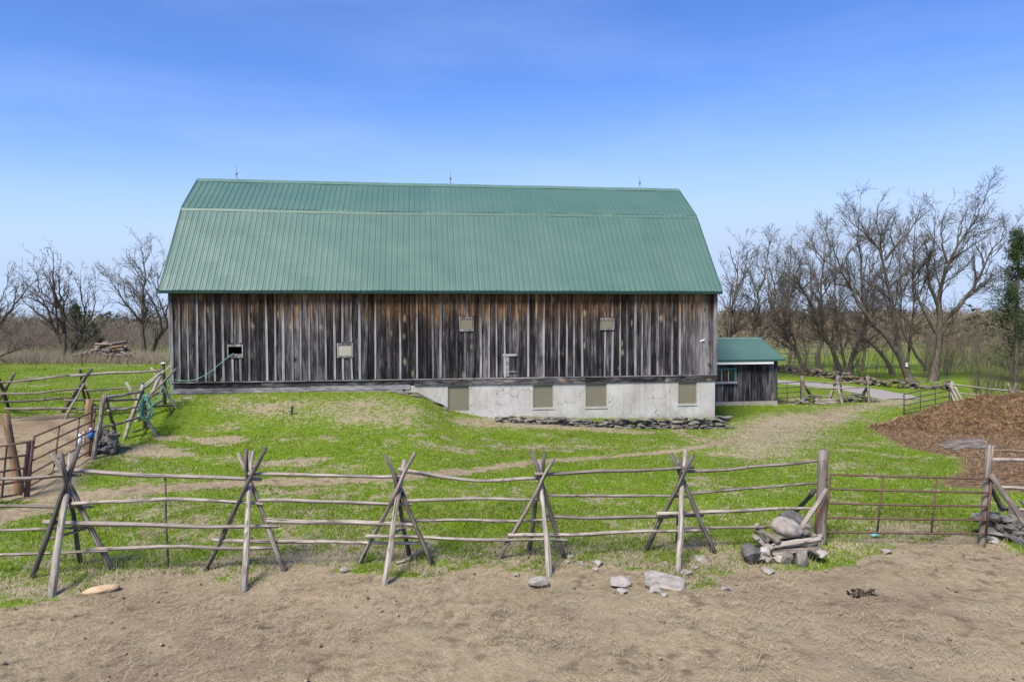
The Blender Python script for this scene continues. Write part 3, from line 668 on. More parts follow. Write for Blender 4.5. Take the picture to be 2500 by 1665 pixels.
# lightning rods on the ridge
def lathe(c, prof, n=10):
    V, Fc = [], []; m = n
    for r, z in prof:
        for k in range(n): V.append(np.asarray(c)+np.array([r*math.cos(6.2832*k/n), r*math.sin(6.2832*k/n), z]))
    for i in range(len(prof)-1):
        for k in range(n): Fc.append((i*n+k, i*n+(k+1) % n, (i+1)*n+(k+1) % n, (i+1)*n+k))
    Fc.append(tuple(range(n-1, -1, -1))); Fc.append(tuple((len(prof)-1)*n+k for k in range(n))); return V, Fc
for px, lab in ((578, 'thin lightning rod on the ridge, near the left end of the barn roof'), (1100, 'thin lightning rod at the middle of the barn ridge'),
                (1562, 'thin lightning rod on the ridge, near the right end of the barn roof')):
    p = at_plane((px, 445), bw(0, -RW, 0), BN); c = np.array([p[0], p[1], RZ+.045])
    t = Thing('lightning_rod', c, lab, 'lightning rod', 'lightning rods on the barn ridge')
    t.part('rod', lathe(c, [(.022, 0), (.018, .2), (.012, .3), (.010, .5), (.003, .66)], 6), M_GALV)
    t.part('ball', lathe(c, [(.012, .20), (.042, .225), (.055, .26), (.042, .295), (.012, .32)], 10), M_GALV, smooth=True)
    t.part('foot', lathe(c, [(.07, -.05), (.06, -.01), (.03, .03), (.022, .06)], 8), M_GALV)

# ---------------------------------------------------------------- shed against the far end
S0 = on_ground((1896.5, 988)); su1 = float((S0-BA)@BU); sw = float((S0-BA)@BN); su0 = BL+.03
def shp(px): p = at_plane(px, bw(0, sw, 0), BN); return float((p-BA)@BU), float(p[2])
shed = Thing('shed', bw((su0+su1)/2, sw, S0[2]), 'small weathered plank shed with a green metal roof against the barn end', 'shed')
zt = shp(zI(1080, 405))[1]; zf = shp(zI(1080, 893))[1]
n = 21; b = (su1-.06-su0)/n
for i in range(n):
    d = rb.uniform(-.005, .01); u0, u1 = su0+i*b+.003, su0+(i+1)*b-.003
    shed.part('board', bbox(u0, u1, sw-.03+d, sw+d, zf, zt), M_SHED)
    if rb.random() < .55: shed.part('batten', bbox(u1-.02, u1+.022, sw+.012, sw+.03, zf+.01, zt), M_SHED)
shed.part('footing', bbox(su0, su1+.02, sw-.20, sw+.05, S0[2]-.4, zf-.004), M_CONC)
shed.part('corner_board', bbox(su1-.055, su1+.02, sw-.025, sw+.028, zf, zt), M_SHED)
re_ = shp(zI(1155, 385)); rdep_p = at_plane(zI(895, 130), bw(re_[0], 0, 0), BU)
rdz = float(rdep_p[2]); rdw = float((rdep_p-BA)@BN)
rv0 = (sw+.35, re_[1]); rv1 = (rdw, rdz); rv2 = (2*rdw-sw-.35, re_[1])
shed.part('side_wall', bbox(su1-.03, su1, 2*rdw-sw, sw-.031, S0[2]-.3, zt), M_SHED); shed.part('back_wall', bbox(su0, su1, 2*rdw-sw-.03, 2*rdw-sw, S0[2]-.3, zt), M_SHED)
shed.part('gable', ([bw(su1-.02, sw, zt), bw(su1-.02, 2*rdw-sw, zt), bw(su1-.02, rdw, rdz-.1), bw(su1, sw, zt), bw(su1, 2*rdw-sw, zt), bw(su1, rdw, rdz-.1)],
                    [(0, 1, 2), (5, 4, 3), (0, 3, 4, 1), (1, 4, 5, 2), (2, 5, 3, 0)]), M_SHED)
npn = 8; sp = (re_[0]-su0)/npn
for (w0, z0), (w1, z1) in ((rv0, rv1), (rv2, rv1)):
    for i in range(npn):
        a = su0+i*sp; prof = []
        for k in range(4): c = a+k*sp/4; prof += [(c+.006, 0), (c+.016, .024), (c+.036, .024), (c+.046, 0), (c+sp/8, .002)]
        prof.append((a+sp+.003, 0)); m = len(prof)
        V = [bw(u, w, z+h) for (w, z) in ((w0, z0), (w1, z1)) for (u, h) in prof]
        shed.part('roof_panel', (V, [(k, k+1, m+k+1, m+k) for k in range(m-1)]), M_ROOF)
V, Fc = [], []
shed.part('ridge_cap', join(box(bw((su0+re_[0])/2, rdw+.08, rdz+.005), BU, BN*.86-UP*.5, UP*.86+BN*.5, re_[0]-su0, .2, .01), box(bw((su0+re_[0])/2, rdw-.08, rdz+.005), BU, BN*.86+UP*.5, UP*.86-BN*.5, re_[0]-su0, .2, .01)), M_TRIM_LIGHT)
shed.part('eave_trim', bbox(su0, re_[0]+.01, sw+.34, sw+.365, re_[1]-.07, re_[1]+.02), M_TRIM)
gu = shp(zI(1010, 408))[0]
shed.part('gutter', bbox(su0, gu, sw+.23, sw+.33, re_[1]-.22, re_[1]-.09), M_WHITE)
shed.part('rake_trim', join(box(bw(re_[0], (rv0[0]+rdw)/2, (rv0[1]+rdz)/2-.04), BU, (bw(0, rdw, rdz)-bw(0, *rv0))/np.linalg.norm(bw(0, rdw, rdz)-bw(0, *rv0)), np.cross(BU, (bw(0, rdw, rdz)-bw(0, *rv0))/np.linalg.norm(bw(0, rdw, rdz)-bw(0, *rv0))), .02, float(np.linalg.norm(bw(0, rdw, rdz)-bw(0, *rv0))), .1)), M_TRIM)
wr, wt = shp(zI(580, 492)); _, wb_ = shp(zI(580, 660)); wl0 = wr-1.55
win = shed.part('window', bbox(wl0, wr, sw+.012, sw+.022, wb_, wt), M_TEAL)
shed.part('pane', bbox(wl0+.08, wr-.08, sw+.023, sw+.028, wb_+.03, wt-.10), M_GLASS, win)
for r_ in ((wl0, wr, sw+.022, sw+.07, wt-.085, wt), (wl0, wl0+.075, sw+.022, sw+.06, wb_, wt-.086), (wr-.075, wr, sw+.022, sw+.06, wb_, wt-.086)): shed.part('frame', bbox(*r_), M_TEAL, win)
for k in (1, 2, 3): c = wl0+.04+(wr-wl0-.08)*k/4; shed.part('muntin', bbox(c-.012, c+.012, sw+.029, sw+.045, wb_+.03, wt-.10), M_MUNTIN, win)
shed.part('sill', bbox(wl0-.05, wr+.05, sw+.02, sw+.12, wb_-.09, wb_+.015), M_SKIRT, win)
# ---------------------------------------------------------------- fences
def pole_px(foot, cross, top, Yc, sink=.08):
    """a leaning pole: its foot on the ground, through the crossing at depth Yc, up to the pixel height of its top"""
    f = on_ground(foot); c = at_y(cross, Yc); d = c-f
    best = min(np.linspace(1.0, 2.2, 240), key=lambda t: abs(proj(f+d*t)[1]-top[1]))
    e = f+d*best; return [f-d/np.linalg.norm(d)*sink, e]
def proj(p):
    q = np.asarray(p)-CAM; cp, sp_ = math.cos(PITCH), math.sin(PITCH)
    fw = q[1]*cp-q[2]*sp_; up = q[1]*sp_+q[2]*cp; u, v = q[0]/fw, up/fw
    u, v = u*cr-v*sr, u*sr+v*cr; return (W/2+u*F, H/2-v*F)
RAILS = 'weathered pole rail'
ff = Thing('rail_fence', on_ground((960, 1400)), 'long grey pole fence on crossed tripods across the foreground', 'fence')
T = [ # (crossing depth source feet px), poles (foot, cross, top, radius, material)
 ([zA(195, 1395), zA(683, 1345)], [(zA(195, 1395), zA(395, 840), zA(468, 590), .046, M_POLE_DARK), (zA(315, 1505), zA(398, 890), zA(432, 640), .056, M_POLE_LIGHT),
   (zA(683, 1345), zA(440, 870), zA(320, 635), .048, M_POLE), (zA(490, 1305), zA(430, 960), zA(405, 640), .040, M_POLE_DARK)]),
 ([zA(1250, 1345), zA(1730, 1350)], [(zA(1250, 1345), zA(1500, 840), zA(1607, 605), .044, M_POLE_DARK), (zA(1480, 1460), zA(1515, 880), zA(1555, 630), .054, M_POLE_LIGHT),
   (zA(1730, 1350), zA(1525, 830), zA(1435, 635), .044, M_POLE), (zA(1500, 1290), zA(1498, 900), zA(1505, 615), .038, M_POLE_DARK)]),
 ([zB(935, 1095), zB(1535, 1105)], [(zB(935, 1095), zB(1255, 455), zB(1400, 180), .042, M_POLE), (zB(1135, 1275), zB(1255, 530), zB(1305, 245), .054, M_POLE_LIGHT),
   (zB(1535, 1105), zB(1250, 440), zB(1180, 205), .044, M_POLE_DARK), (zB(1345, 1030), zB(1262, 600), zB(1225, 330), .040, M_POLE_DARK)]),
 ([zC(65, 1055), zC(600, 1050)], [(zC(65, 1055), zC(400, 440), zC(495, 235), .042, M_POLE), (zC(475, 1195), zC(415, 500), zC(395, 245), .052, M_POLE_LIGHT),
   (zC(600, 1050), zC(415, 450), zC(340, 170), .042, M_POLE_DARK), (zC(305, 995), zC(390, 480), zC(450, 185), .040, M_POLE_DARK)]),
 ([zC(1270, 985), zC(1835, 1010)], [(zC(1270, 985), zC(1560, 400), zC(1665, 205), .044, M_POLE_DARK), (zC(1530, 1165), zC(1570, 460), zC(1600, 165), .052, M_POLE_LIGHT),
   (zC(1835, 1010), zC(1565, 400), zC(1480, 190), .046, M_POLE_DARK), (zC(1530, 920), zC(1550, 420), zC(1563, 225), .042, M_POLE_DARK)])]
FD = []
for feet, poles in T:
    Yc = np.mean([on_ground(p)[1] for p in feet]); xc = np.mean([p[0] for p in feet]); FD.append((xc, Yc))
    for k, (f, c, t, r, m) in enumerate(poles):
        ff.part('pole', log(pole_px(f, c, t, Yc + (-.09, -.05, .03, .09)[k]), r, r*.78), m, smooth=True)
GP0 = on_ground((2003, 1327)); FD.append((2003, GP0[1]+.1))
fdx, fdy = zip(*FD)
def fdepth(x): return float(np.interp(x, fdx, fdy))
def rail(t, pts, r, mat=None, dy=0.0, r1=None, name='rail', depth=fdepth, bend=.016):
    P = [at_y(p, depth(p[0])+dy) for p in pts]
    if len(P) > 2:
        P = np.array(P); L = np.concatenate([[0], np.cumsum(np.linalg.norm(np.diff(P, axis=0), axis=1))]); q = np.linspace(0, L[-1], 24)
        P = np.stack([np.interp(q, L, P[:, i]) for i in range(3)], 1)
        for _ in range(3): P[1:-1] = (P[:-2]+2*P[1:-1]+P[2:])/4
    return t.part(name, log(P, r*.88, r1 or r*.72, bend=bend), mat or M_POLE, smooth=True)
ext = lambda p: p
for pts, r, m, dy in [
  ([zA(-120, 800), zA(200, 785), zA(490, 768)], .036, M_POLE, -.04), ([zA(-120, 958), zA(560, 962)], .034, M_POLE, .05), ([zA(-120, 1112), zA(540, 1086)], .028, M_POLE, .06), ([zA(-120, 1255), zA(300, 1246), zA(660, 1232)], .034, M_POLE, .0),
  ([zA(335, 735), zA(480, 745), zA(1000, 775), zA(1590, 796)], .046, M_POLE_LIGHT, .05), ([zA(430, 946), zA(1000, 908), zA(1600, 946)], .040, M_POLE_LIGHT, -.03), ([zA(265, 1055), zA(700, 1075), zA(1690, 1080)], .048, M_POLE_LIGHT, -.04), ([zA(530, 1221), zA(1100, 1208), zA(1690, 1210)], .040, M_POLE_LIGHT, .03),
  ([zB(20, 358), zB(700, 375), zB(1300, 378)], .040, M_POLE_LIGHT, -.05), ([zB(105, 575), zB(800, 590), zB(1370, 606)], .038, M_POLE_LIGHT, .02), ([zB(170, 742), zB(700, 755), zB(1400, 776)], .050, M_POLE_LIGHT, -.03), ([(518, 1316), zB(300, 918), zB(1500, 930)], .038, M_POLE_LIGHT, .03),
  ([zB(1250, 322), zB(1420, 358), zB(1700, 402), zB(2000, 412), zC(150, 403), zC(390, 393)], .040, M_POLE_LIGHT, .05), ([zB(1320, 580), zB(1900, 565), zC(395, 568)], .034, M_POLE_LIGHT, .02), ([zB(1300, 742), zB(1700, 742), zC(540, 736)], .036, M_POLE, .04), ([zB(985, 868), zB(1500, 888), zC(0, 893), zC(620, 900)], .038, M_POLE_LIGHT, -.05),
  ([zC(350, 360), zC(600, 358), zC(1000, 340), zC(1660, 304)], .040, M_POLE, -.04), ([zC(455, 534), zC(1000, 535), zC(1660, 550)], .034, M_POLE, .03), ([zC(450, 703), zC(1000, 722), zC(1740, 700)], .038, M_POLE, .05), ([zC(135, 864), zC(800, 846), zC(1780, 822)], .042, M_POLE_LIGHT, -.05),
  ([zC(1610, 338), zC(2000, 318), zC(2355, 290), zD(790, 232)], .038, M_POLE, .04), ([zC(1610, 521), zC(2000, 490), zD(780, 402)], .034, M_POLE, .05), ([zC(1355, 686), zC(1900, 668), zD(740, 597)], .042, M_POLE_LIGHT, -.05), ([zC(1520, 803), zC(1900, 800), zD(500, 736)], .036, M_POLE, .05)]:
    rail(ff, pts, r, m, dy)
for a, b, r, dy in ((zA(300, 1158), zA(560, 1084), .026, .1), (zB(1165, 862), zB(1310, 798), .028, .1), (zC(380, 755), zC(428, 812), .03, .1)): rail(ff, [a, b], r, M_POLE, dy, name='brace')
P = [on_ground(zA(1021, 1335))-UP*.1, at_y(zA(1003, 790), fdepth(405)+.06)]; ff.part('stake', log(P, .020, .016), M_POLE_DARK, smooth=True)
gpost = [GP0-UP*.2, at_y(zD(815, 150), GP0[1]+.12)]
ff.part('gate_post', log(gpost, .105, .09, 10, bend=.004, wob=.14), M_POST, smooth=True, label='thick split gate post with orange weathering')
ff.part('brace', log([at_y(zD(632, 770), GP0[1]-.42), at_y(zD(842, 452), GP0[1]-.16)], .045, .042), M_POLE_LIGHT, smooth=True); ff.part('brace', log([on_ground(zD(555, 690)), at_y(zD(748, 458), GP0[1]+.15)], .05, .045), M_POLE_DARK, smooth=True)
for a, b in ((zD(668, 240), zD(668, 375)), (zC(1858, 336), zC(1868, 430))):
    p0 = at_y(a, fdepth(a[0])-.01); p1 = at_y(b, fdepth(b[0])-.01); ff.part('twine', tube([p0, (p0+p1)/2+np.array([.03, 0, 0]), p1], .006, 5), M_POST_TAN)

def gate(name, TL, TR, BL_, BR, bars, verts, r, mat, label, stile_r=None, group='tubular farm gates'):
    """tubular gate from its four corners in space; bars and verts are fractions of height and width"""
    TL, TR, BL_, BR = map(np.asarray, (TL, TR, BL_, BR)); t = Thing(name, (BL_+BR)/2, label, 'gate', group)
    L = lambda a, b, k: a+(b-a)*k
    for k in bars: t.part('bar', tube([L(TL, BL_, k), L(TL, BL_, k)*.5+L(TR, BR, k)*.5-UP*.004, L(TR, BR, k)], r, 7), mat, smooth=True)
    for k in verts:
        e = k in (0, 1); t.part('stile' if e else 'upright', tube([L(TL, TR, k)+UP*(r if e else 0), L(BL_, BR, k)-UP*(r if e else 0)], (stile_r or r*1.15) if e else r*.85, 7), mat, smooth=True)
    for k in (.08, .9): t.part('hinge', tube([L(TL, BL_, k), L(TL, BL_, k)+(TL-TR)/np.linalg.norm(TL-TR)*.12], r*.6, 6), mat)
    return t
GD = GP0[1]; GR0 = on_ground((2407, 1333)); RD_ = GR0[1]
gate('metal_gate', at_y(zD(872, 340), GD), at_y(zD(2108, 375), RD_), at_y(zD(822, 780), GD), at_y(zD(2063, 795), RD_), (0, .25, .5, .75, 1), (0, .333, .667, 1), .020, M_RUST, 'rusty brown tubular gate in the foreground beside the thick orange-flecked post', .024)

# short fence that runs out of the picture beyond the gate
fr_ = Thing('rail_fence', GR0, 'grey post and rails at the right edge beyond the rusty foreground gate', 'fence')
fr_.part('post', log([GR0-UP*.2+np.array([-.02, .12, 0]), at_y(zD(2100, 112), RD_+.12)], .075, .062, 9, bend=.006), M_POLE, smooth=True)
cd = lambda x: RD_+.1
for pts, r, m in (([zJ(1590, 1078), zJ(1960, 1090), (2640, 1108)], .028, M_POST_TAN), ([zJ(1560, 1186), zJ(1960, 1190), (2640, 1128)], .044, M_POLE_LIGHT), ([zR6(860, 562), zR6(1254, 570), (2640, 1195)], .040, M_POLE_LIGHT), ([zD(2300, 608), (2640, 1246)], .036, M_POLE_LIGHT)): rail(fr_, pts, r, m, .0, depth=cd)
ep = at_y((2640, 1128), RD_+.1); fr_.part('post', log([np.array([ep[0]-.05, ep[1]+.1, gz(ep[0], ep[1])-.2]), np.array([ep[0], ep[1]+.1, 1.45])], .075, .062, 9), M_POLE, smooth=True)
fr_.part('brace', log([at_y(zR6(1330, 1110), RD_-.35)-UP*.1, at_y(zR6(735, 365), RD_-.02)], .062, .05), M_POLE, smooth=True)
fr_.part('brace', log([at_y(zR6(925, 900), RD_+.30), at_y(zR6(760, 585), RD_+.15)], .045, .045), M_POLE_DARK, smooth=True)

# ---- back fence beside the shed
def dz_plane(p0, p1):
    a, b = on_ground(p0), on_ground(p1); pa, pb = p0[0], p1[0]
    return lambda x: float(a[1]+(b[1]-a[1])*(x-pa)/(pb-pa))
bd = dz_plane(zI(1410, 912), zI(2215, 922))
bf = Thing('rail_fence', on_ground(zI(1800, 920)), 'short grey rail fence with a crossed tripod before the gravel lane', 'fence')
def upright(t, foot, top, r, m, depth=None, name='post', r1=None):
    f = on_ground(foot); Y_ = f[1] if depth is None else depth
    return t.part(name, log([f-UP*.15, at_y(top, Y_)], r, r1 or r*.9), m, smooth=True)
upright(bf, zI(1412, 915), zI(1390, 590), .085, M_POLE); upright(bf, zI(2216, 922), zI(2195, 590), .075, M_POLE)
for f, t_, r, m in ((zI(1690, 920), zI(1845, 588), .07, M_POLE), (zI(1890, 948), zI(1818, 600), .065, M_POLE), (zI(1905, 922), zI(1852, 620), .05, M_POLE_DARK), (zI(1735, 892), zI(1800, 640), .05, M_POLE_DARK)): upright(bf, f, t_, r, m, bd(1980), 'pole')
for pts in ([zI(1400, 660), zI(1600, 668), zI(1800, 675)], [zI(1770, 682), zI(2000, 668), zI(2200, 643)], [zI(1440, 738), zI(1850, 748)], [zI(1780, 748), zI(2180, 727)], [zI(1420, 825), zI(1860, 840)], [zI(1850, 822), zI(2200, 808)]): rail(bf, pts, .042, M_POLE, .0, depth=bd)
for a, b in ((zI(1552, 892), zI(1388, 640)), (zI(1500, 872), zI(1425, 700)), (zI(2110, 852), zI(2200, 700)), (zI(2140, 850), zI(2205, 720))): bf.part('brace', log([on_ground(a), at_y(b, bd(b[0]))], .05, .045), M_POLE, smooth=True)
g0, g1 = on_ground(zI(1085, 940)), on_ground(zI(1385, 918))
gate('metal_gate', at_y(zI(1085, 683), g0[1]), at_y(zI(1372, 660), g1[1]), at_y(zI(1085, 925), g0[1]), at_y(zI(1378, 908), g1[1]), (0, .25, .5, .75, 1), (0, .43, 1), .022, M_RUST_DARK, 'narrow dark tubular gate between the shed corner and a grey post')
# ---- open gate and fence by the manure heap
g0, g1 = on_ground(zJ(525, 655)), on_ground(zJ(1068, 560))
gate('metal_gate', at_y(zJ(525, 405), g0[1]), at_y(zJ(1065, 290), g1[1]), at_y(zJ(525, 645), g0[1]), at_y(zJ(1066, 540), g1[1]), (0, .28, .55, .80, 1), (0, .345, .675, 1), .024, M_RUST_DARK, 'open dark tubular gate standing beside the brown manure heap')
rf = Thing('rail_fence', g1, 'grey rail fence with slanting braces behind the manure heap', 'fence'); rd = lambda x: float(g1[1]+.15+max(0, x-2330)*.004)
upright(rf, zJ(1112, 555), zJ(1098, 250), .085, M_POLE_LIGHT)
for a, b in ((zJ(1228, 500), zJ(1072, 290)), (zJ(1285, 495), zJ(1130, 318)), (zJ(1165, 500), zJ(1088, 360))): rf.part('brace', log([on_ground((a[0], a[1]+18)), at_y(b, g1[1]+.05)], .065, .055), M_POLE_LIGHT, smooth=True)
for pts in ([zJ(1110, 290), zJ(1500, 330), zJ(1960, 382), (2640, 972)], [zJ(1190, 393), zJ(1500, 436), zJ(1960, 480), (2640, 1000)]): rail(rf, pts, .045, M_POLE_LIGHT, .0, depth=rd)
for f, t_ in ((zJ(1900, 500), zJ(1762, 272)), (zJ(1770, 500), zJ(1868, 272))): rf.part('pole', log([on_ground((f[0], f[1]+12)), at_y(t_, rd(2470))], .06, .05), M_POLE, smooth=True)

# ---- pen on the left: gates, posts, tripods
gd0, gd1 = on_ground(zK(270, 1395)), on_ground(zK(945, 985))
gate('metal_gate', at_y(zK(358, 785), gd0[1]), at_y(zK(985, 520), gd1[1]), at_y(zK(285, 1308), gd0[1]), at_y(zK(945, 928), gd1[1]), (0, .24, .49, .745, 1), (0, .36, .70, 1), .026, M_RUST_RED, 'rusty tubular gate slanting up to the stone-footed posts on the left')
gd2 = on_ground(zK(-20, 1480))
gate('metal_gate', at_y(zK(-160, 910), gd2[1]-.3), at_y(zK(295, 843), gd0[1]-.1), at_y(zK(-190, 1445), gd2[1]-.3), at_y(zK(218, 1378), gd0[1]-.1), (0, .25, .5, .75, 1), (0, .5, 1), .026, M_RUST_RED, 'rusty tubular gate cut off by the left edge of the picture')
pf = Thing('gate_post', on_ground(zK(268, 1395)), 'red-brown steel pipe post where the two left gates meet', 'post')
pf.part('pipe', tube([on_ground(zK(268, 1395))-UP*.2, at_y(zK(322, 830), gd0[1]-.02)], .062, 10), M_RUST_RED, smooth=True); pf.part('cap', lathe(at_y(zK(322, 834), gd0[1]-.02), [(.068, 0), (.068, .02), (.03, .03)], 10), M_RUST_RED)
b0 = on_ground(zK(125, 1395)); wp = Thing('wooden_post', b0, 'tall tan wooden post at the left edge behind the rusty gates', 'post')
wp.part('shaft', log([b0-UP*.2+np.array([0, .3, 0]), at_y(zK(55, 545), b0[1]+.3)], .10, .085, 10, bend=.004), M_POST_TAN, smooth=True)
wp.part('wire', tube([at_y(zK(62, 640), b0[1]+.18), at_y(zK(118, 650), b0[1]+.18)], .006, 5), M_RUST_DARK)
lf = Thing('rail_fence', on_ground(zK(960, 1010)), 'tangled grey pole fence running from the stone-footed posts up to the barn corner', 'fence')
D1 = gd1[1]; D2 = on_ground(zK(1500, 790))[1]; D3 = on_ground(zK(1780, 490))[1]
ld = lambda x: float(np.interp(x, [230, 254, 350, 400, 425], [D1-.1, D1, D2, D3-.3, D3]))
upright(lf, zK(905, 985), zK(930, 400), .105, M_POST_TAN, gd1[1]+.25); upright(lf, zK(960, 1015), zK(1078, 360), .075, M_POLE, D1+.0, 'pole'); upright(lf, zK(1232, 885), zK(1098, 385), .055, M_POLE_DARK, D1+.12, 'pole')
upright(lf, zK(1505, 690), zK(1465, 240), .07, M_POLE_DARK, D2+.1); upright(lf, zK(1645, 785), zK(1305, 225), .05, M_POLE_LIGHT, D2+.25, 'pole'); upright(lf, zK(1268, 812), zK(1480, 250), .065, M_POLE_LIGHT, D2+.05, 'pole')
upright(lf, zK(1705, 450), zK(1688, 35), .07, M_POLE_DARK, D3); upright(lf, zK(1855, 500), zK(1565, 72), .05, M_POLE_LIGHT, D3+.1, 'pole'); upright(lf, zK(1250, 640), zK(1825, 82), .045, M_POLE, D3-.15, 'pole'); upright(lf, zK(1380, 640), zK(1690, 110), .06, M_POLE_LIGHT, D3-.1, 'pole')
for pts, r, m in (([zK(1085, 388), zK(1250, 365), zK(1445, 322)], .055, M_POLE_LIGHT), ([zK(1090, 415), zK(1420, 405)], .04, M_POLE), ([zK(1120, 522), zK(1300, 500), zK(1450, 478)], .05, M_POLE_LIGHT), ([zK(1030, 695), zK(1300, 635), zK(1440, 588)], .05, M_POLE),
                  ([zK(1430, 330), zK(1540, 255), zK(1650, 140)], .055, M_POLE_LIGHT), ([zK(1470, 440), zK(1690, 300)], .05, M_POLE), ([zK(1450, 560), zK(1700, 400)], .045, M_POLE), ([zK(1580, 478), zK(1800, 462)], .045, M_POLE_DARK), ([zK(1370, 740), zK(1590, 680)], .03, M_POLE_DARK)): rail(lf, pts, r, m, .03, depth=ld)
# fence along the left pasture
pd_ = lambda x: float(np.interp(x, [0, 190, 395], [23.0, 23.8, 25.0]))
pf2 = Thing('rail_fence', on_ground(zK(650, 590)), 'low dark pole fence along the left pasture, ending at the barn corner', 'fence')
for pts, r, m in (([(-60, 938), zK(60, 222), zK(400, 195), zK(740, 152)], .045, M_POLE), ([zK(725, 158), zK(1200, 132), zK(1670, 104)], .055, M_POLE_LIGHT), ([(-60, 963), zK(400, 335), zK(850, 288)], .040, M_POLE), ([zK(870, 312), zK(1200, 295), zK(1600, 255)], .038, M_POLE),
                  ([(-60, 984), zK(400, 410), zK(770, 388)], .042, M_POLE_DARK), ([zK(665, 410), zK(1000, 410), zK(1410, 406)], .050, M_POLE), ([zK(45, 502), zK(450, 500), zK(890, 502)], .058, M_POLE), ([zK(850, 500), zK(1420, 488)], .05, M_POLE_DARK)): rail(pf2, pts, r, m, .0, depth=pd_)
for f, t_, r, m in ((zK(620, 530), zK(945, 92), .055, M_POLE_DARK), (zK(655, 600), zK(868, 240), .04, M_POLE_LIGHT), (zK(890, 440), zK(828, 95), .045, M_POLE_DARK), (zK(950, 430), zK(855, 200), .045, M_POLE), (zK(110, 500), zK(-12, 190), .06, M_POLE_DARK), (zK(-100, 520), zK(150, 132), .05, M_POLE)): upright(pf2, f, t_, r, m, pd_(f[0])+.1, 'pole')
p = on_ground(zK(840, 480)); 
# old split rails of the paddock far behind the trees
for (a, b, lab) in (((1790, 868), (2080, 872), 'far rail fence seen between the trunks to the right of the shed'), ((1795, 893), (1990, 896), 'nearer rail fence seen low between the trunks beyond the shed')):
    pa, pb = on_ground(a), on_ground(b); t = Thing('paddock_fence', (pa+pb)/2, lab, 'fence', 'paddock fences beyond the lane')
    nn = max(4, int(np.linalg.norm(pb-pa)/2.4))
    for i in range(nn+1):
        q = pa+(pb-pa)*i/nn; q[2] = gz(q[0], q[1]); t.part('post', tube([q-UP*.2, q+UP*1.35], .07, 6), M_POLE)
    for h in (.45, .85, 1.22):
        P = [pa+(pb-pa)*k/12 for k in range(13)]; P = [np.array([q[0], q[1]-.08, gz(q[0], q[1])+h]) for q in P]; t.part('rail', tube(P, .045, 6), M_POLE)
# ---------------------------------------------------------------- stones
def rock_mesh(seed, n=22, flat=1.0, boxy=.5, rough=.0):
    r = np.random.default_rng(seed); P = r.normal(size=(n, 3)); P /= np.linalg.norm(P, axis=1)[:, None]
    cube = np.sign(P)*np.abs(P)**(1-boxy*.75); P = P*(1-boxy)+cube*boxy; P *= (1+(r.random((n, 1))-.5)*.25); P[:, 2] *= flat
    bm = bmesh.new(); vs = [bm.verts.new(p) for p in P]; res = bmesh.ops.convex_hull(bm, input=vs)
    bmesh.ops.delete(bm, geom=[v for v in bm.verts if not v.link_faces], context='VERTS')
    me = bpy.data.meshes.new('stone'); bm.to_mesh(me); bm.free(); return me
def boulder_mesh(seed, amp=.16):
    from mathutils import noise as mn
    bm = bmesh.new(); bmesh.ops.create_icosphere(bm, subdivisions=4, radius=1.0); o = Vector((seed*3.7, seed*1.3, 0))
    for v in bm.verts:
        k = 1+amp*mn.noise(v.co*1.1+o)+amp*.5*mn.noise(v.co*2.6+o)+amp*.22*mn.noise(v.co*7+o); v.co *= k
    me = bpy.data.meshes.new('boulder'); bm.to_mesh(me); bm.free(); me.polygons.foreach_set('use_smooth', [True]*len(me.polygons)); return me
def copies(m, mats):
    out = []
    for a in m:
        for mt in mats: c = a.copy(); c.materials.clear(); c.materials.append(mt); out.append(c)
    return out
SL = copies([rock_mesh(s, 16, 1, .85) for s in range(8)], [M_SLATE, M_STONE]); RK = copies([rock_mesh(40+s, 20, 1, .45) for s in range(8)], [M_STONE]); RKP = copies([rock_mesh(60+s, 24, .8, .5) for s in range(6)], [M_STONE_PALE]); RKD = copies([rock_mesh(80+s, 18, 1, .4) for s in range(4)], [M_STONE_DARK])
BRK = copies([rock_mesh(100+s, 16, 1, .6) for s in range(7)], [M_STONE_BROWN])+RK[:2]
rs = random.Random(5)
# dry stone ledge in front of the foundation
lg = Thing('stone_ledge', bw(18, .95, gz(*bw(18, 1.1, 0)[:2])), 'low dry-stone ledge along the foot of the rendered foundation', 'wall')
for row in range(8):
    u = 13.6 if row > 4 else 12.4
    while u < 22.05:
        ln = rs.uniform(.16, .55); hh = rs.uniform(.075, .125)
        gb = gz(*bw(u, 1.15, 0)[:2]); top = float(np.interp(u, [12.4, 13.6, 16, 19, 22.1], [.36, .36, .20, .12, .12])); 
        z = gb - .03 + row*.082
        if z < top and rs.random() < .96:
            lg.inst('stone', rs.choice(SL), None, bw(u+ln/2, .96+rs.uniform(-.07, .06)-row*.012, z+rs.uniform(-.01, .01)), (rs.uniform(-.12, .12), rs.uniform(-.10, .10), math.atan2(BU[1], BU[0])+rs.uniform(-.25, .25)), (ln*.52, rs.uniform(.10, .17), hh*.55))
        u += ln*.93
for k in range(10):   # capping slabs, and two that lie out on the turf
    u = rs.uniform(15, 22.2); lg.inst('stone', rs.choice(SL), None, bw(u, rs.uniform(.8, 1.05), float(np.interp(u, [12.4, 16, 19, 22], [.36, .20, .12, .12]))+.03), (rs.uniform(-.1, .1), rs.uniform(-.1, .1), rs.uniform(0, 3)), (rs.uniform(.15, .3), rs.uniform(.12, .2), .04))
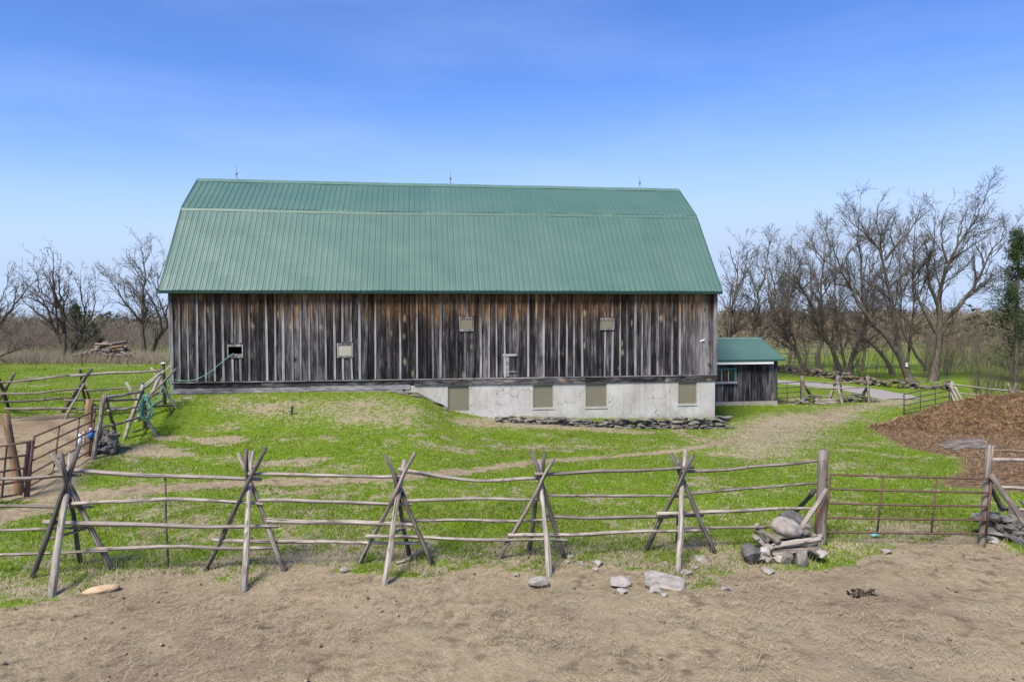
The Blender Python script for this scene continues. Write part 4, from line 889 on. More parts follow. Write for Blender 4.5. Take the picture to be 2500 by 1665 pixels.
# tumbled slabs down the end of the bank
sc_t = Thing('stone_steps', bw(10, .4, gz(*bw(10, .5, 0)[:2])), 'loose flat slabs tumbling down the end of the grass bank by the first olive panel', 'stones')
for u, w, sx in ((8.6, .35, .34), (9.2, .42, .30), (9.6, .45, .36), (9.95, .4, .26), (10.15, .5, .30), (10.4, .45, .22), (9.3, .9, .2), (8.9, .7, .25)):
    p = bw(u, w, 0); sc_t.inst('stone', rs.choice(SL), None, (p[0], p[1], gz(p[0], p[1])+.03), (rs.uniform(-.1, .1), .35 if u > 9.4 else .08, rs.uniform(-.4, .4)), (sx, .16, .05))
# loose stones lying in the yard
def stone_at(px, sx, sy, sz, me, label, rot=None, name='stone'):
    p = on_ground(px); o = obj(name, me, None); o.location = (p[0], p[1], p[2]+sz*.35); o.scale = (sx, sy, sz); o.rotation_euler = (rs.uniform(-.1, .1), rs.uniform(-.1, .1), rs.uniform(0, 6) if rot is None else rot)
    return tag(o, label, 'stone', 'loose stones in the yard')
tan = boulder_mesh(11, .10); tan.materials.append(M_TANSTONE)
stone_at((248, 1443), .26, .12, .07, tan, 'smooth orange-tan oblong stone below the leftmost tripod', .5)
stone_at(zB(808, 1160), .085, .07, .06, RKP[0], 'small white stone left of the third tripod from the left')
stone_at(zC(380, 1262), .17, .14, .10, RKP[1], 'pale grey block by the white front leg of the fourth tripod', .3)
big = rock_mesh(99, 30, .5, .75); big.materials.append(M_STONE_PALE)
stone_at(zC(1400, 1262), .34, .30, .11, big, 'largest pale flat slab lying in front of the fence', -.25)
stone_at(zC(1345, 1330), .10, .10, .08, RKP[5], 'pale lump against the lower left corner of the largest slab', .2)
stone_at(zC(1058, 1262), .20, .12, .10, RKP[2], 'pale irregular stone left of the largest slab', .1); stone_at(zC(1070, 1335), .09, .07, .06, RKP[3], 'small pale stone just below the irregular pale stone')
stone_at(zC(1420, 1365), .075, .06, .05, RKP[4], 'small pale stone below the largest slab'); stone_at(zC(1725, 1070), .14, .11, .08, RKP[5], 'rounded pale stone in the grass right of the fifth tripod')
stone_at(zC(1600, 1185), .11, .09, .07, RKP[0], 'pale stone right of the white front leg of the fifth tripod'); stone_at(zC(868, 1100), .10, .08, .07, RKP[1], 'small pale stone at the grass edge between the fourth and fifth tripods')
stone_at(zC(740, 1105), .05, .05, .06, RKP[2], 'upright thumb-sized pale stone right of the fourth tripod'); stone_at(zC(652, 1050), .07, .05, .05, RKP[3], 'pale stone at the right foot of the fourth tripod')
stone_at(zC(625, 1092), .05, .05, .05, RKP[0], 'lower of two small stones at the right foot of the fourth tripod'); stone_at(zC(850, 1150), .06, .05, .05, RKP[4], 'tan pebble below the small pale stone at the grass edge'); stone_at(zC(205, 1185), .05, .045, .04, RKP[5], 'tiny pale pebble left of the fourth tripod front leg')
stone_at(zC(1432, 1105), .06, .05, .06, RKP[2], 'small grey stone left of the fifth tripod front leg'); stone_at(zC(1665, 1140), .07, .06, .05, RKP[0], 'small stone between the rounded pale stone and the fifth tripod'); stone_at(zD(390, 1085), .12, .10, .06, RKP[1], 'flat pale stone in the soil before the stone crib')
stone_at(zD(1298, 938), .10, .08, .06, RKP[3], 'grey stone at the grass edge below the rusty foreground gate'); stone_at(zD(2115, 855), .12, .10, .08, RKP[2], 'pale stone in the grass left of the stone heap at the right edge'); stone_at(zD(65, 1218), .09, .07, .04, RKP[4], 'flat pale pebble in the bare soil below the stone crib'); stone_at(zE(680, 1198), .10, .07, .05, RKP[5], 'small white stone on the bank below the open hatch')
# droppings
for px, lab in ((zD(1120, 1250), 'dark clump of dung on the bare soil below the rusty gate'),):
    p = on_ground(px); d = Thing('dung', p, lab, 'dung')
    DG = copies([rock_mesh(120+s, 16, 1, .3) for s in range(3)], [M_DUNG])
    for k in range(12): d.inst('clod', DG[k % 3], None, p+np.array([rs.uniform(-.22, .22), rs.uniform(-.09, .09), .01]), (rs.random()*3, 0, rs.random()*6), (.08, .055, .022))
# ---- log and stone crib at the gate post
cb = Thing('stone_crib', on_ground(zR7(1000, 1250)), 'log crib filled with stones at the foot of the thick gate post', 'crib')
CY = on_ground(zR7(1000, 1270))[1]
def rl(a, b, r, m, da, db): cb.part('log', log([at_y(zR7(*a), CY+da), at_y(zR7(*b), CY+db)], r*1.15, r*1.08, bend=.004), m, smooth=True)
rl((420, 560), (870, 800), .052, M_POLE, .95, .12); rl((352, 690), (730, 960), .050, M_POLE_LIGHT, .90, .12); rl((740, 905), (1760, 745), .050, M_POLE_LIGHT, .18, .22); rl((735, 1065), (1750, 960), .050, M_POLE, .14, .18)
rl((1560, 735), (1820, 690), .045, M_POLE_LIGHT, .55, .45); rl((1500, 620), (1650, 690), .045, M_POLE, .9, .4); rl((480, 780), (1600, 640), .045, M_POLE, 1.0, 1.05); rl((460, 930), (1600, 800), .045, M_POLE_DARK, 1.0, 1.05); rl((560, 690), (640, 790), .05, M_POLE_DARK, .6, .3)
bl = boulder_mesh(3, .12); bl.materials.append(M_STONE_PALE); bl2 = boulder_mesh(6, .18); bl2.materials.append(M_STONE_DARK)
cb.inst('boulder', bl, None, at_y(zR7(1040, 500), CY+.42), (.1, .30, .15), (.29, .24, .165)); cb.inst('boulder', bl2, None, at_y(zR7(1190, 350), CY+.95), (0, .4, 0), (.27, .2, .16))
for (x, y, sx, sy, sz, dd, ms) in ((420, 440, .055, .05, .05, .8, RKP), (1440, 500, .10, .08, .13, .75, RK), (290, 1060, .20, .15, .17, .0, RKD), (590, 1060, .13, .10, .16, .06, RKP), (1080, 1150, .12, .10, .16, .0, RK), (1350, 1190, .15, .12, .18, -.02, RK), (870, 1180, .09, .08, .09, .05, RKP), (960, 1130, .08, .08, .1, .1, RK), (1640, 1040, .13, .1, .06, .1, SL), (1790, 1060, .10, .1, .07, .05, RKP), (780, 1010, .09, .1, .08, .3, RK), (1200, 850, .25, .2, .06, .45, RK), (1250, 1040, .2, .2, .12, .45, RKD), (900, 1000, .2, .2, .12, .5, RKD), (1300, 690, .14, .12, .07, .5, RK), (1430, 610, .09, .08, .06, .5, RK), (650, 1160, .08, .08, .06, -.02, RK), (500, 1120, .08, .08, .05, .0, RKP), (1550, 900, .18, .18, .1, .5, RKD), (620, 880, .14, .2, .14, .5, RKD), (650, 700, .12, .15, .08, .7, RK)):
    cb.inst('stone', rs.choice(ms), None, at_y(zR7(x, y), CY+dd), (rs.uniform(-.3, .3), rs.uniform(-.3, .3), rs.random()*6), (sx, sy, sz))
# ---- stone heap at the right edge
hp = Thing('stone_heap', on_ground(zR6(1000, 1380)), 'heap of flat grey stones under the post braces at the right edge', 'stones')
HY = on_ground(zR6(1000, 1400))[1]
for k in range(62):
    x = rs.uniform(700, 1750); t_ = rs.random(); z = rs.uniform(0, 1)
    yb_ = 1380; ytop = np.interp(x, [700, 950, 1300, 1700], [1050, 830, 800, 900]); yy = yb_+(ytop-yb_)*z
    hp.inst('stone', rs.choice(SL+RK), None, at_y(zR6(x, yy), HY+.05+z*.55+rs.uniform(-.1, .15)), (rs.uniform(-.25, .25), rs.uniform(-.1, .45), rs.uniform(-.5, .5)), (rs.uniform(.09, .24), rs.uniform(.08, .16), rs.uniform(.035, .075)))
for x, y, dd in ((560, 1020, .5), (780, 1000, .3)): hp.inst('stone', RK[1], None, at_y(zR6(x, y), HY+dd), (0, 0, 1), (.17, .14, .11))
# ---- stones under the left posts, jug and blue pail
sp_ = Thing('stone_heap', on_ground(zK(1080, 1010)), 'rough grey stones stacked round the foot of the left fence posts', 'stones')
for k in range(34):
    x = rs.uniform(880, 1210); y = rs.uniform(720, 1000)
    if x > 1120 and y > 930: continue
    sp_.inst('stone', rs.choice(RK+SL+RKP), None, at_y(zK(x, y), D1+.12+(1000-y)/280*.45+rs.uniform(-.08, .08)), (rs.uniform(-.2, .2), rs.uniform(-.2, .2), rs.random()*6), (rs.uniform(.10, .2), rs.uniform(.1, .16), rs.uniform(.06, .10)))
jp = at_y(zK(826, 872), D1-.05); jp_g = on_ground(zK(826, 985)); jg = Thing('plastic_jug', jp, 'white plastic jug hanging on the left gate by the posts', 'jug')
jg.part('body', lathe(jp, [(.03, 0), (.075, .015), (.08, .14), (.075, .24), (.045, .29), (.028, .30), (.028, .335)], 12), M_JUG, smooth=True); jg.part('cap', lathe(jp+UP*.335, [(.034, 0), (.034, .025), (.01, .03)], 10), M_BLUE); jg.part('handle', tube([jp+np.array([.07, 0, .25]), jp+np.array([.12, 0, .22]), jp+np.array([.12, 0, .14]), jp+np.array([.078, 0, .11])], .012, 6), M_JUG)
bp = at_y(zK(940, 800), D1-.02); bk = Thing('blue_jug', bp, 'bright blue plastic jug beside the white one at the left posts', 'jug')
bk.part('body', lathe(bp, [(.04, 0), (.085, .01), (.09, .12), (.07, .19), (.03, .22), (.03, .25)], 12), M_BLUE, smooth=True); bk.part('cap', lathe(bp+UP*.25, [(.036, 0), (.036, .03), (.01, .035)], 10), M_JUG)
# ---- hose: coil on the tripod, and the line that sags from the barn hatch
hc = at_y(zK(1520, 500), D2-.12); HS = Thing('garden_hose', hc, 'green garden hose coiled on the left fence, its end looped to the barn hatch', 'hose')
P = []; rr = np.random.default_rng(4)
for lp in range(9):
    rx, rz = .16+.025*rr.normal(), .36+.035*rr.normal(); ox, oz = .02*rr.normal(), .02*rr.normal()+.03*(lp % 3)
    for k in range(24):
        th = 6.283*k/24+1.57; P.append(hc+np.array([math.cos(th)*rx*(1.15 if math.sin(th) < 0 else .75)+ox, -.015*lp+.02*math.cos(th), math.sin(th)*rz+oz]))
HS.part('coil', tube(P, .015, 6), M_HOSE, smooth=True)
def catm(P, n=12):
    P = [np.asarray(p) for p in P]; P = [2*P[0]-P[1]]+P+[2*P[-1]-P[-2]]; out = []
    for i in range(1, len(P)-2):
        a, b, c, d = P[i-1:i+3]
        for k in range(n):
            t = k/n; out.append(.5*((2*b)+(c-a)*t+(2*a-5*b+4*c-d)*t*t+(3*b-a-3*c+d)*t**3))
    return out+[P[-2]]
wz = lambda p, w=.1: at_plane(p, bw(0, w, 0), BN)
HS.part('line', tube(catm([hc+np.array([.17, -.05, .12]), at_y(zK(1640, 400), D2+.5), at_y(zK(1670, 260), D3-.2), at_y(zK(1690, 175), D3-.12), at_y(zK(1730, 185), D3-.1), at_y(zK(1765, 260), D3+.2), wz(zE(140, 800), .35), wz(zE(240, 806), .22), wz(zE(330, 795), .15), wz(zE(430, 745), .12), wz(zE(530, 665), .10), wz(zE(600, 608), .08), bw(2.3, -.06, 2.93)]), .014, 6), M_HOSE, smooth=True)
HS.part('line', tube(catm([at_y(zK(1720, 180), D3-.1), at_y(zK(1722, 300), D3-.1), at_y(zK(1725, 385), D3-.1), at_y(zK(1760, 330), D3-.1), at_y(zK(1772, 200), D3-.05), at_y(zK(1745, 150), D3-.1)]), .013, 6), M_HOSE, smooth=True)
r1_ = Thing('rope', at_y(zK(1640, 140), D3), 'white rope tied along the top of the left pole fence to the barn corner', 'rope'); r1_.part('strand', tube(catm([at_y(zK(1500, 243), ld(354)-.1), at_y(zK(1640, 140), ld(387)-.1), at_y(zK(1700, 105), D3-.1), wz(zK(1760, 52), .1)]), .010, 5), M_ROPE, smooth=True)
r1_.part('knot', lathe(at_y(zK(1690, 30), D3-.05), [(.02, -.03), (.09, -.01), (.09, .015), (.02, .035)], 8), M_ROPE)
r2_ = Thing('rope', at_y(zK(1240, 570), ld(292)), 'thin yellow twine on the low rails left of the hose coil', 'rope'); r2_.part('strand', tube(catm([at_y(zK(1165, 612), ld(275)-.08), at_y(zK(1235, 580), ld(291)-.08), at_y(zK(1320, 528), ld(311)-.08)]), .008, 5), M_ROPE_Y)
# ---- wood heaps by the back fence posts
for (c, n_, lab, lng) in ((zI(1540, 930), 26, 'low heap of grey logs and stones under the left post of the back fence', True), (zI(2090, 905), 26, 'dark heap of sticks and stones under the right post of the back fence', False)):
    p = on_ground(c); t = Thing('wood_heap', p, lab, 'wood heap')
    if lng:
        for dx, dz, r_ in ((.55, .06, .075), (.45, .17, .07), (.5, -.02, .07)): t.part('log', log([p+np.array([-.55+dx, -.25, .08+dz]), p+np.array([.75+dx*.6, -.35, .05+dz])], r_), M_POLE_LIGHT, smooth=True)
    for k in range(n_):
        a = rs.uniform(-1, 1); h_ = max(0, .45*(1-abs(a)))*rs.random(); q = p+np.array([a*.95, rs.uniform(-.3, .4), h_+.05])
        if k % 2: t.inst('stone', rs.choice(RKD+SL), None, q, (rs.uniform(-.4, .4), rs.uniform(-.4, .4), rs.random()*6), (rs.uniform(.1, .22), .12, .07))
        else:
            d = np.array([rs.uniform(-.45, .45), rs.uniform(-.2, .2), rs.uniform(-.12, .12)]); t.part('stick', log([q-d, q+d], .045, .035, 6, 4), M_POLE_DARK)
# ---- old rubble row under the lane trees
rw_ = Thing('stone_row', on_ground((2040, 930)), 'tumbled brown stone row under the trees behind the gravel lane', 'stones')
RP = np.array([on_ground(p) for p in ((1905, 908), (1960, 915), (2040, 928), (2120, 940), (2200, 948), (2260, 950), (2320, 952))]); RPr = resample(RP, 120)
for k in range(290):
    q = RPr[rs.randrange(120)]+np.array([rs.uniform(-.3, .3), rs.uniform(-.3, .9), 0]); hgt = rs.random()**1.5*.55
    s_1 = rs.uniform(.10, .30); rw_.inst('stone', rs.choice(BRK), None, (q[0], q[1], gz(q[0], q[1])+hgt+.03), (rs.uniform(-.3, .3), rs.uniform(-.3, .3), rs.random()*6), (s_1, s_1*.7, s_1*.42))
# ---- log pile on the left pasture edge
lp = Thing('log_pile', on_ground(zT5(1250, 1500)), 'weathered heap of old logs and planks at the edge of the left pasture', 'log pile'); c0 = on_ground(zT5(1240, 1500))
for k in range(40):
    a = rs.uniform(-1, 1); hz = 1.0*(1-abs(a)**1.5)*rs.random(); lp.inst('stone', rs.choice(BRK), None, c0+np.array([a*1.9, rs.uniform(0, 1.2), hz]), (rs.random(), rs.random(), rs.random()*6), (rs.uniform(.18, .4), .25, .2))
for k in range(70):
    a = rs.uniform(-1, 1); hmax = 1.35*(1-abs(a)**1.6); z = rs.random()*hmax; q = c0+np.array([a*2.1+.1, rs.uniform(-.3, 1.2), z+.1]); ln = rs.uniform(.35, 1.0)
    d = np.array([math.cos(rs.uniform(-.5, .5))*ln, rs.uniform(-.5, .3)*ln, rs.uniform(-.28, .28)*ln-(.25*ln*a)]); lp.part('log', log([q-d*.6, q+d*.6], rs.uniform(.05, .13), None, 7, 4), rs.choice([M_POLE_DARK, M_POLE_DARK, M_POST_TAN, M_POLE, M_POST]), smooth=True)
# fallen branch under the third tripod
fb = Thing('fallen_branch', on_ground(zB(1330, 1095)), 'pale broken branch on the grass at the foot of the third tripod', 'branch')
fb.part('stem', log([on_ground(zB(1235, 1105))+UP*.03, on_ground(zB(1320, 1090))+UP*.05, on_ground(zB(1440, 1000))+UP*.05], .022, .012, 6), M_POLE_LIGHT); fb.part('twig', log([on_ground(zB(1330, 1090))+UP*.05, on_ground(zB(1410, 1040))+UP*.12], .014, .008, 5), M_POLE_LIGHT)
# small dark pipe stub on the bank
p = on_ground(zE(1112, 1085)); pb_ = Thing('pipe_stub', p, 'small dark pipe stub sticking out of the grass bank', 'pipe'); pb_.part('pipe', tube([p-UP*.1, p+np.array([.05, 0, .28])], .045, 8), M_RUST_DARK); pb_.part('cap', lathe(p+np.array([.05, 0, .27]), [(.055, 0), (.055, .03), (.02, .04)], 8), M_RUST_DARK)
# blue scraps of litter
for px, lab in ((zD(1222, 828), 'scrap of pale blue litter in the grass under the rusty gate'),):
    p = on_ground(px); o = obj('litter_scrap', new_mesh('litter_scrap', [(-.09, -.02, .05), (.0, -.05, .075), (.09, -.01, .05), (.07, .05, .06), (-.02, .03, .09), (-.08, .05, .055)], [(0, 1, 4, 5), (1, 2, 3, 4)]), m_plain('blue_litter', (.15, .55, .62), .5, .3, .1, 20)); o.location = tuple(p); tag(o, lab, 'litter')
# ---------------------------------------------------------------- manure heap
def heap_h(x, y):
    """height over the ground: a ridge that climbs out of the picture to the right"""
    n1 = fbm(x*.55, y*.55, 72); n2 = fbm(x*1.6, y*1.6, 75, 3)
    top = np.interp(x, [14.6, 15.6, 16.6, 17.9, 19.4, 21, 27, 30], [0, .16, .45, 1.02, 1.36, 1.42, 1.3, 0])*(.86+.28*n1)
    yc = np.interp(x, [15, 18, 22], [29.6, 29.3, 29.6]); wf = np.interp(x, [15, 17, 20], [.8, 2.3, 3.4]); wb_h = np.interp(x, [15, 17, 20], [.9, 2.4, 4.2])
    t = np.where(y < yc, (yc-y)/wf, (y-yc)/wb_h)+(n2-.5)*.30
    h = top*(1-sstep(.0, 1.0, t*.96)**.8) - .05*(t >= 1.0)
    return h + np.clip(h*6, 0, 1)*((fbm(x*2.0, y*2.0, 73)-.5)*.34+(fbm(x*5.5, y*5.5, 74)-.5)*.16)
hx = np.linspace(13, 31, 220); hy = np.linspace(25.2, 34.6, 130); X2, Y2 = np.meshgrid(hx, hy); hh = heap_h(X2, Y2); Z2 = ground_z(X2, Y2)+hh-.04
keep = hh > .0; ii = np.arange(X2.size).reshape(X2.shape); q4 = np.stack([ii[:-1, :-1], ii[:-1, 1:], ii[1:, 1:], ii[1:, :-1]], -1).reshape(-1, 4); kq = keep.ravel()[q4].any(1)
used = np.unique(q4[kq]); remap = np.zeros(X2.size, int); remap[used] = np.arange(len(used))
mh = big_mesh('manure_heap', np.stack([X2, Y2, Z2], -1).reshape(-1, 3)[used], remap[q4[kq]], True)
heap = tag(obj('manure_heap', mh, M_MANURE), 'big brown heap of straw manure at the right edge of the yard', 'manure heap')
# wet mud at its foot
mp_ = [zJ(930, 1010), zJ(1050, 960), zJ(1250, 930), zJ(1480, 935), zJ(1530, 1000), zJ(1700, 1040), zJ(1500, 1065), zJ(1250, 1050), zJ(1150, 1080), zJ(1040, 1060)]
PP = np.array([on_ground(p) for p in mp_]); cc = PP.mean(0); V = [(cc[0], cc[1], gz(cc[0], cc[1])+.035)]
ring = []
for k in range(60):
    a = PP[int(k/6) % 10]; b_ = PP[(int(k/6)+1) % 10]; q = a+(b_-a)*(k % 6)/6; q = cc+(q-cc)*(1+.16*(vnoise(k*.9, 3, 5)-.5)); ring.append(q)
for f in (.33, .66, 1.0):
    for q in ring: e = cc+(q-cc)*f; V.append((e[0], e[1], gz(e[0], e[1])+(.035 if f < 1 else .012)))
Fc = [(0, 1+k, 1+(k+1) % 60) for k in range(60)]
me = bpy.data.meshes.new('mud'); Fq_ = [(1+60*r+k, 1+60*(r+1)+k, 1+60*(r+1)+(k+1) % 60, 1+60*r+(k+1) % 60) for r in range(2) for k in range(60)]
struct(obj('mud_patch', new_mesh('mud_patch', V, Fc+Fq_, True), M_MUD))
# ---------------------------------------------------------------- bulk tubes: many thin branches at once
def tubes(P, R, n):
    """P (B,k,3), R (B,k) -> verts, quads"""
    B, k, _ = P.shape
    T_ = np.gradient(P, axis=1); T_ /= np.linalg.norm(T_, axis=2, keepdims=True)+1e-9
    ref = np.where(np.abs(T_[:, :1, 2:3]) < .9, np.array([[[0, 0, 1.]]]), np.array([[[1., 0, 0]]]))
    a = np.cross(T_, np.broadcast_to(ref, T_.shape)); a /= np.linalg.norm(a, axis=2, keepdims=True)+1e-9; b = np.cross(T_, a)
    th = np.arange(n)*2*np.pi/n
    V = P[:, :, None, :]+R[:, :, None, None]*(a[:, :, None, :]*np.cos(th)[None, None, :, None]+b[:, :, None, :]*np.sin(th)[None, None, :, None])
    base = (np.arange(B)*k*n)[:, None, None]; i = np.arange(k-1)[None, :, None]; j = np.arange(n)[None, None, :]; j2 = (j+1) % n
    q = np.stack(np.broadcast_arrays(base+i*n+j, base+i*n+j2, base+(i+1)*n+j2, base+(i+1)*n+j), -1).reshape(-1, 4)
    return V.reshape(-1, 3), q
def merge(parts):
    V, Q, o = [], [], 0
    for v, q in parts: V.append(v); Q.append(q+o); o += len(v)
    return np.concatenate(V), np.concatenate(Q)
def sprout(r, P0, D, L, R0, k, up=.35, wander=.22, rend=.35):
    """vectorised: from B starts grow polylines of k points"""
    B = len(P0); P = np.zeros((B, k, 3)); P[:, 0] = P0; d = D.copy(); st = (L/(k-1))[:, None]
    for i in range(1, k):
        d = d+r.normal(size=(B, 3))*wander; d[:, 2] += up*.35; d /= np.linalg.norm(d, axis=1, keepdims=True)+1e-9; P[:, i] = P[:, i-1]+d*st
    R = R0[:, None]*np.linspace(1, rend, k)[None, :]; return P, R
def spawn(r, P, R, L, per_m, t0, ang, lf, rf, t1=1.0):
    """children starts along parents: positions, directions, lengths, radii"""
    B, k, _ = P.shape; n = np.maximum(1, np.round(L*per_m*(.7+.6*r.random(B)))).astype(int); idx = np.repeat(np.arange(B), n); t = t0+(t1-t0)*r.random(len(idx))
    f = t*(k-1); i = np.minimum(f.astype(int), k-2); fr_2 = (f-i)[:, None]
    p = P[idx, i]*(1-fr_2)+P[idx, i+1]*fr_2; tg = P[idx, i+1]-P[idx, i]; tg /= np.linalg.norm(tg, axis=1, keepdims=True)+1e-9
    rd_ = r.normal(size=p.shape); rd_ -= tg*(rd_*tg).sum(1, keepdims=True); rd_ /= np.linalg.norm(rd_, axis=1, keepdims=True)+1e-9
    a = ang*(.7+.6*r.random(len(idx)))[:, None]; d = tg*np.cos(a)+rd_*np.sin(a)
    rr_ = (R[idx, i]*(1-fr_2[:, 0])+R[idx, i+1]*fr_2[:, 0])*rf; return p, d, L[idx]*lf*(.55+.8*r.random(len(idx)))*(1.2-.75*t), rr_
def bare_tree(name, base_px, stems, label, seed, dens=1.0, twig=M_TWIG, cat='tree', buds=.55, depth=None, bud_col=None, spread=1.0, group=None):
    r = np.random.default_rng(seed); base = on_ground(base_px); Y0 = base[1]; dens = dens*1.02
    if depth: Y0 = depth
    t = Thing(name, base, label, cat, group)
    tr, Ps, Rs, Ls = [], [], [], []
    for s_i, (pts, r0) in enumerate(stems):
        drift = (r.random()-.5)*3.0*spread if s_i else (r.random()-.5)*1.2
        yoff = 0.0
        q = np.array([at_y(p, Y0+yoff+drift*(k/max(1, len(pts)-1))) for k, p in enumerate(pts)])
        if s_i == 0: q[0][2] -= .25
        Q = resample(q, 15)
        for _ in range(2): Q[1:-1] = (Q[:-2]+2*Q[1:-1]+Q[2:])/4
        Q[1:-1] += r.normal(size=(13, 3))*.035
        L = np.linalg.norm(np.diff(Q, axis=0), axis=1).sum(); R = r0*(np.linspace(1, .07, 15)**1.2)
        if s_i == 0: R[0] *= 1.45; R[1] *= 1.1
        tr.append(tubes(Q[None], R[None], 7)); Ps.append(Q); Rs.append(R); Ls.append(L)
    V, Q = merge(tr); o = obj('trunk', big_mesh('trunk', V-t.base, Q, True), M_BARK, t.o)
    P, R, L = np.array(Ps), np.array(Rs), np.array(Ls)
    cr_ = []
    p, d, l, rr_ = spawn(r, P, R, L, 2.0*dens, .20, .68, .30, .5); d[:, 2] += .10; rr_ = np.clip(rr_, .014, .045)
    P1, R1 = sprout(r, p, d, np.clip(l, .6, 3.2), rr_, 7, .14, .13); cr_.append(tubes(P1, R1, 4)); L1 = np.linalg.norm(np.diff(P1, axis=1), axis=2).sum(1)
    p, d, l, rr_ = spawn(r, P1, R1, L1, 3.2*dens, .12, .62, .50, .7); P2, R2 = sprout(r, p, d, np.clip(l, .35, 1.7), np.clip(rr_, .010, .018), 5, .12, .14); cr_.append(tubes(P2, R2, 3)); L2 = np.linalg.norm(np.diff(P2, axis=1), axis=2).sum(1)
    p, d, l, rr_ = spawn(r, P2, R2, L2, 5.2*dens, .1, .6, .60, .8); P3, R3 = sprout(r, p, d, np.clip(l, .25, .95), np.clip(rr_, .0085, .011), 3, .1, .14, .6); cr_.append(tubes(P3, R3, 3))
    tips = P3[:, -1]; tips = tips[r.random(len(tips)) < buds]
    if len(tips):
        s_ = .030+.03*r.random(len(tips)); a_ = r.normal(size=(len(tips), 3)); a_ /= np.linalg.norm(a_, axis=1, keepdims=True); b_ = np.cross(a_, r.normal(size=a_.shape)); b_ /= np.linalg.norm(b_, axis=1, keepdims=True)
        VV = np.stack([tips-a_*s_[:, None], tips+b_*s_[:, None]*.6, tips+a_*s_[:, None], tips-b_*s_[:, None]*.6], 1).reshape(-1, 3); cr_.append((VV, np.arange(len(VV)).reshape(-1, 4)))
    V, Q = merge(cr_); obj('crown', big_mesh('crown', V-t.base, Q), twig, t.o); return t
def ch(z, *pts): return [z(x, y) for x, y in pts]
z1, z2, z3, z4, z5 = zT1, zT2, zT3, zT4, zT5
TG = 'bare trees along the lane'
bare_tree('bare_tree', (1780, 925), [(ch(z1, (175, 1400), (170, 1060), (180, 900), (215, 720), (250, 540), (265, 380), (280, 200), (290, 40)), .17), (ch(z1, (215, 720), (120, 800), (40, 870)), .07), (ch(z1, (250, 540), (340, 400), (440, 250), (470, 90)), .08), (ch(z1, (190, 1040), (280, 990), (380, 950)), .06), (ch(z1, (215, 700), (300, 520), (350, 330), (360, 120)), .07), (ch(z1, (265, 380), (200, 200), (180, 90)), .05)], 'bare tree behind the shed, nearest the barn roof edge', 101, group=TG)
bare_tree('bare_tree', (1836, 925), [(ch(z1, (390, 1400), (400, 1060), (440, 950), (500, 810), (510, 700), (480, 560), (400, 440), (370, 320), (300, 200)), .17), (ch(z1, (480, 560), (560, 440), (560, 250), (600, 60)), .09), (ch(z1, (480, 820), (370, 760), (290, 770)), .05), (ch(z1, (510, 700), (620, 640), (700, 520), (720, 350)), .06), (ch(z1, (560, 440), (480, 300), (470, 120)), .05)], 'bare crooked tree rising behind the middle of the shed roof', 102, group=TG)
bare_tree('bare_tree', (1850, 922), [(ch(z1, (420, 1400), (480, 1060), (560, 950), (640, 830), (660, 650), (670, 500), (620, 380), (560, 220), (620, 0)), .16), (ch(z1, (640, 830), (720, 700), (830, 520), (880, 350), (850, 60)), .08), (ch(z1, (670, 500), (760, 380), (800, 200), (790, 20)), .07), (ch(z1, (620, 700), (570, 560), (520, 400)), .05)], 'bare tree leaning right behind the shed ridge end', 103, group=TG)
bare_tree('bare_tree', zT1(975, 1452), [(ch(z1, (975, 1455), (930, 1300), (850, 1160), (760, 1020), (680, 890), (620, 780), (590, 640), (600, 450), (540, 300)), .20), (ch(z1, (930, 1290), (870, 1100), (790, 900), (740, 760), (660, 650), (620, 500)), .11), (ch(z1, (760, 1020), (780, 800), (800, 600), (830, 400), (820, 180)), .09), (ch(z1, (740, 800), (850, 560), (940, 380)), .06)], 'bare tree arching left over the lane beside the shed', 104, group=TG)
bare_tree('bare_tree', zT1(988, 1420), [(ch(z1, (985, 1420), (1000, 1250), (960, 1100), (950, 1000), (960, 860), (930, 700)), .10), (ch(z1, (1000, 1250), (1040, 1100), (1060, 950)), .05), (ch(z1, (960, 1100), (900, 1000), (890, 880)), .05)], 'slim young bare tree beside the arching tree by the shed', 105, .9, group=TG)
bare_tree('bare_tree', zT1(790, 1400), [(ch(z1, (785, 1405), (830, 1240), (845, 1150), (810, 980), (800, 700), (800, 500), (830, 200), (840, 20)), .17), (ch(z1, (800, 600), (880, 400), (960, 200)), .07), (ch(z1, (800, 700), (720, 560), (690, 380)), .06)], 'bare tree with a short bent trunk standing just right of the shed', 106, group=TG)
bare_tree('bare_tree', zT1(1130, 1400), [(ch(z1, (1130, 1400), (1120, 1200), (1170, 1060), (1180, 900), (1150, 700), (1140, 500), (1180, 300), (1200, 60), (1210, -120)), .20), (ch(z1, (1150, 740), (1060, 560), (1040, 350), (1000, 150)), .08), (ch(z1, (1160, 800), (1250, 740), (1300, 560), (1310, 380), (1290, 150)), .09), (ch(z1, (1180, 300), (1080, 150), (1040, -30)), .05)], 'straight grey bare tree standing in the middle of the lane row', 107, group=TG)
bare_tree('bare_tree', zT1(1400, 1480), [(ch(z1, (1400, 1480), (1310, 1290), (1240, 1120), (1180, 1000), (1100, 840), (1040, 690), (960, 540), (870, 440), (740, 390), (600, 320)), .20), (ch(z1, (870, 440), (920, 300), (900, 100)), .07), (ch(z1, (1240, 1120), (1100, 980), (980, 850), (820, 680)), .09), (ch(z1, (1040, 690), (1050, 480), (1020, 250)), .08), (ch(z1, (960, 540), (1100, 420), (1180, 300), (1250, 100)), .06)], 'bare tree bowing far to the left over the small back fence', 108, group=TG)
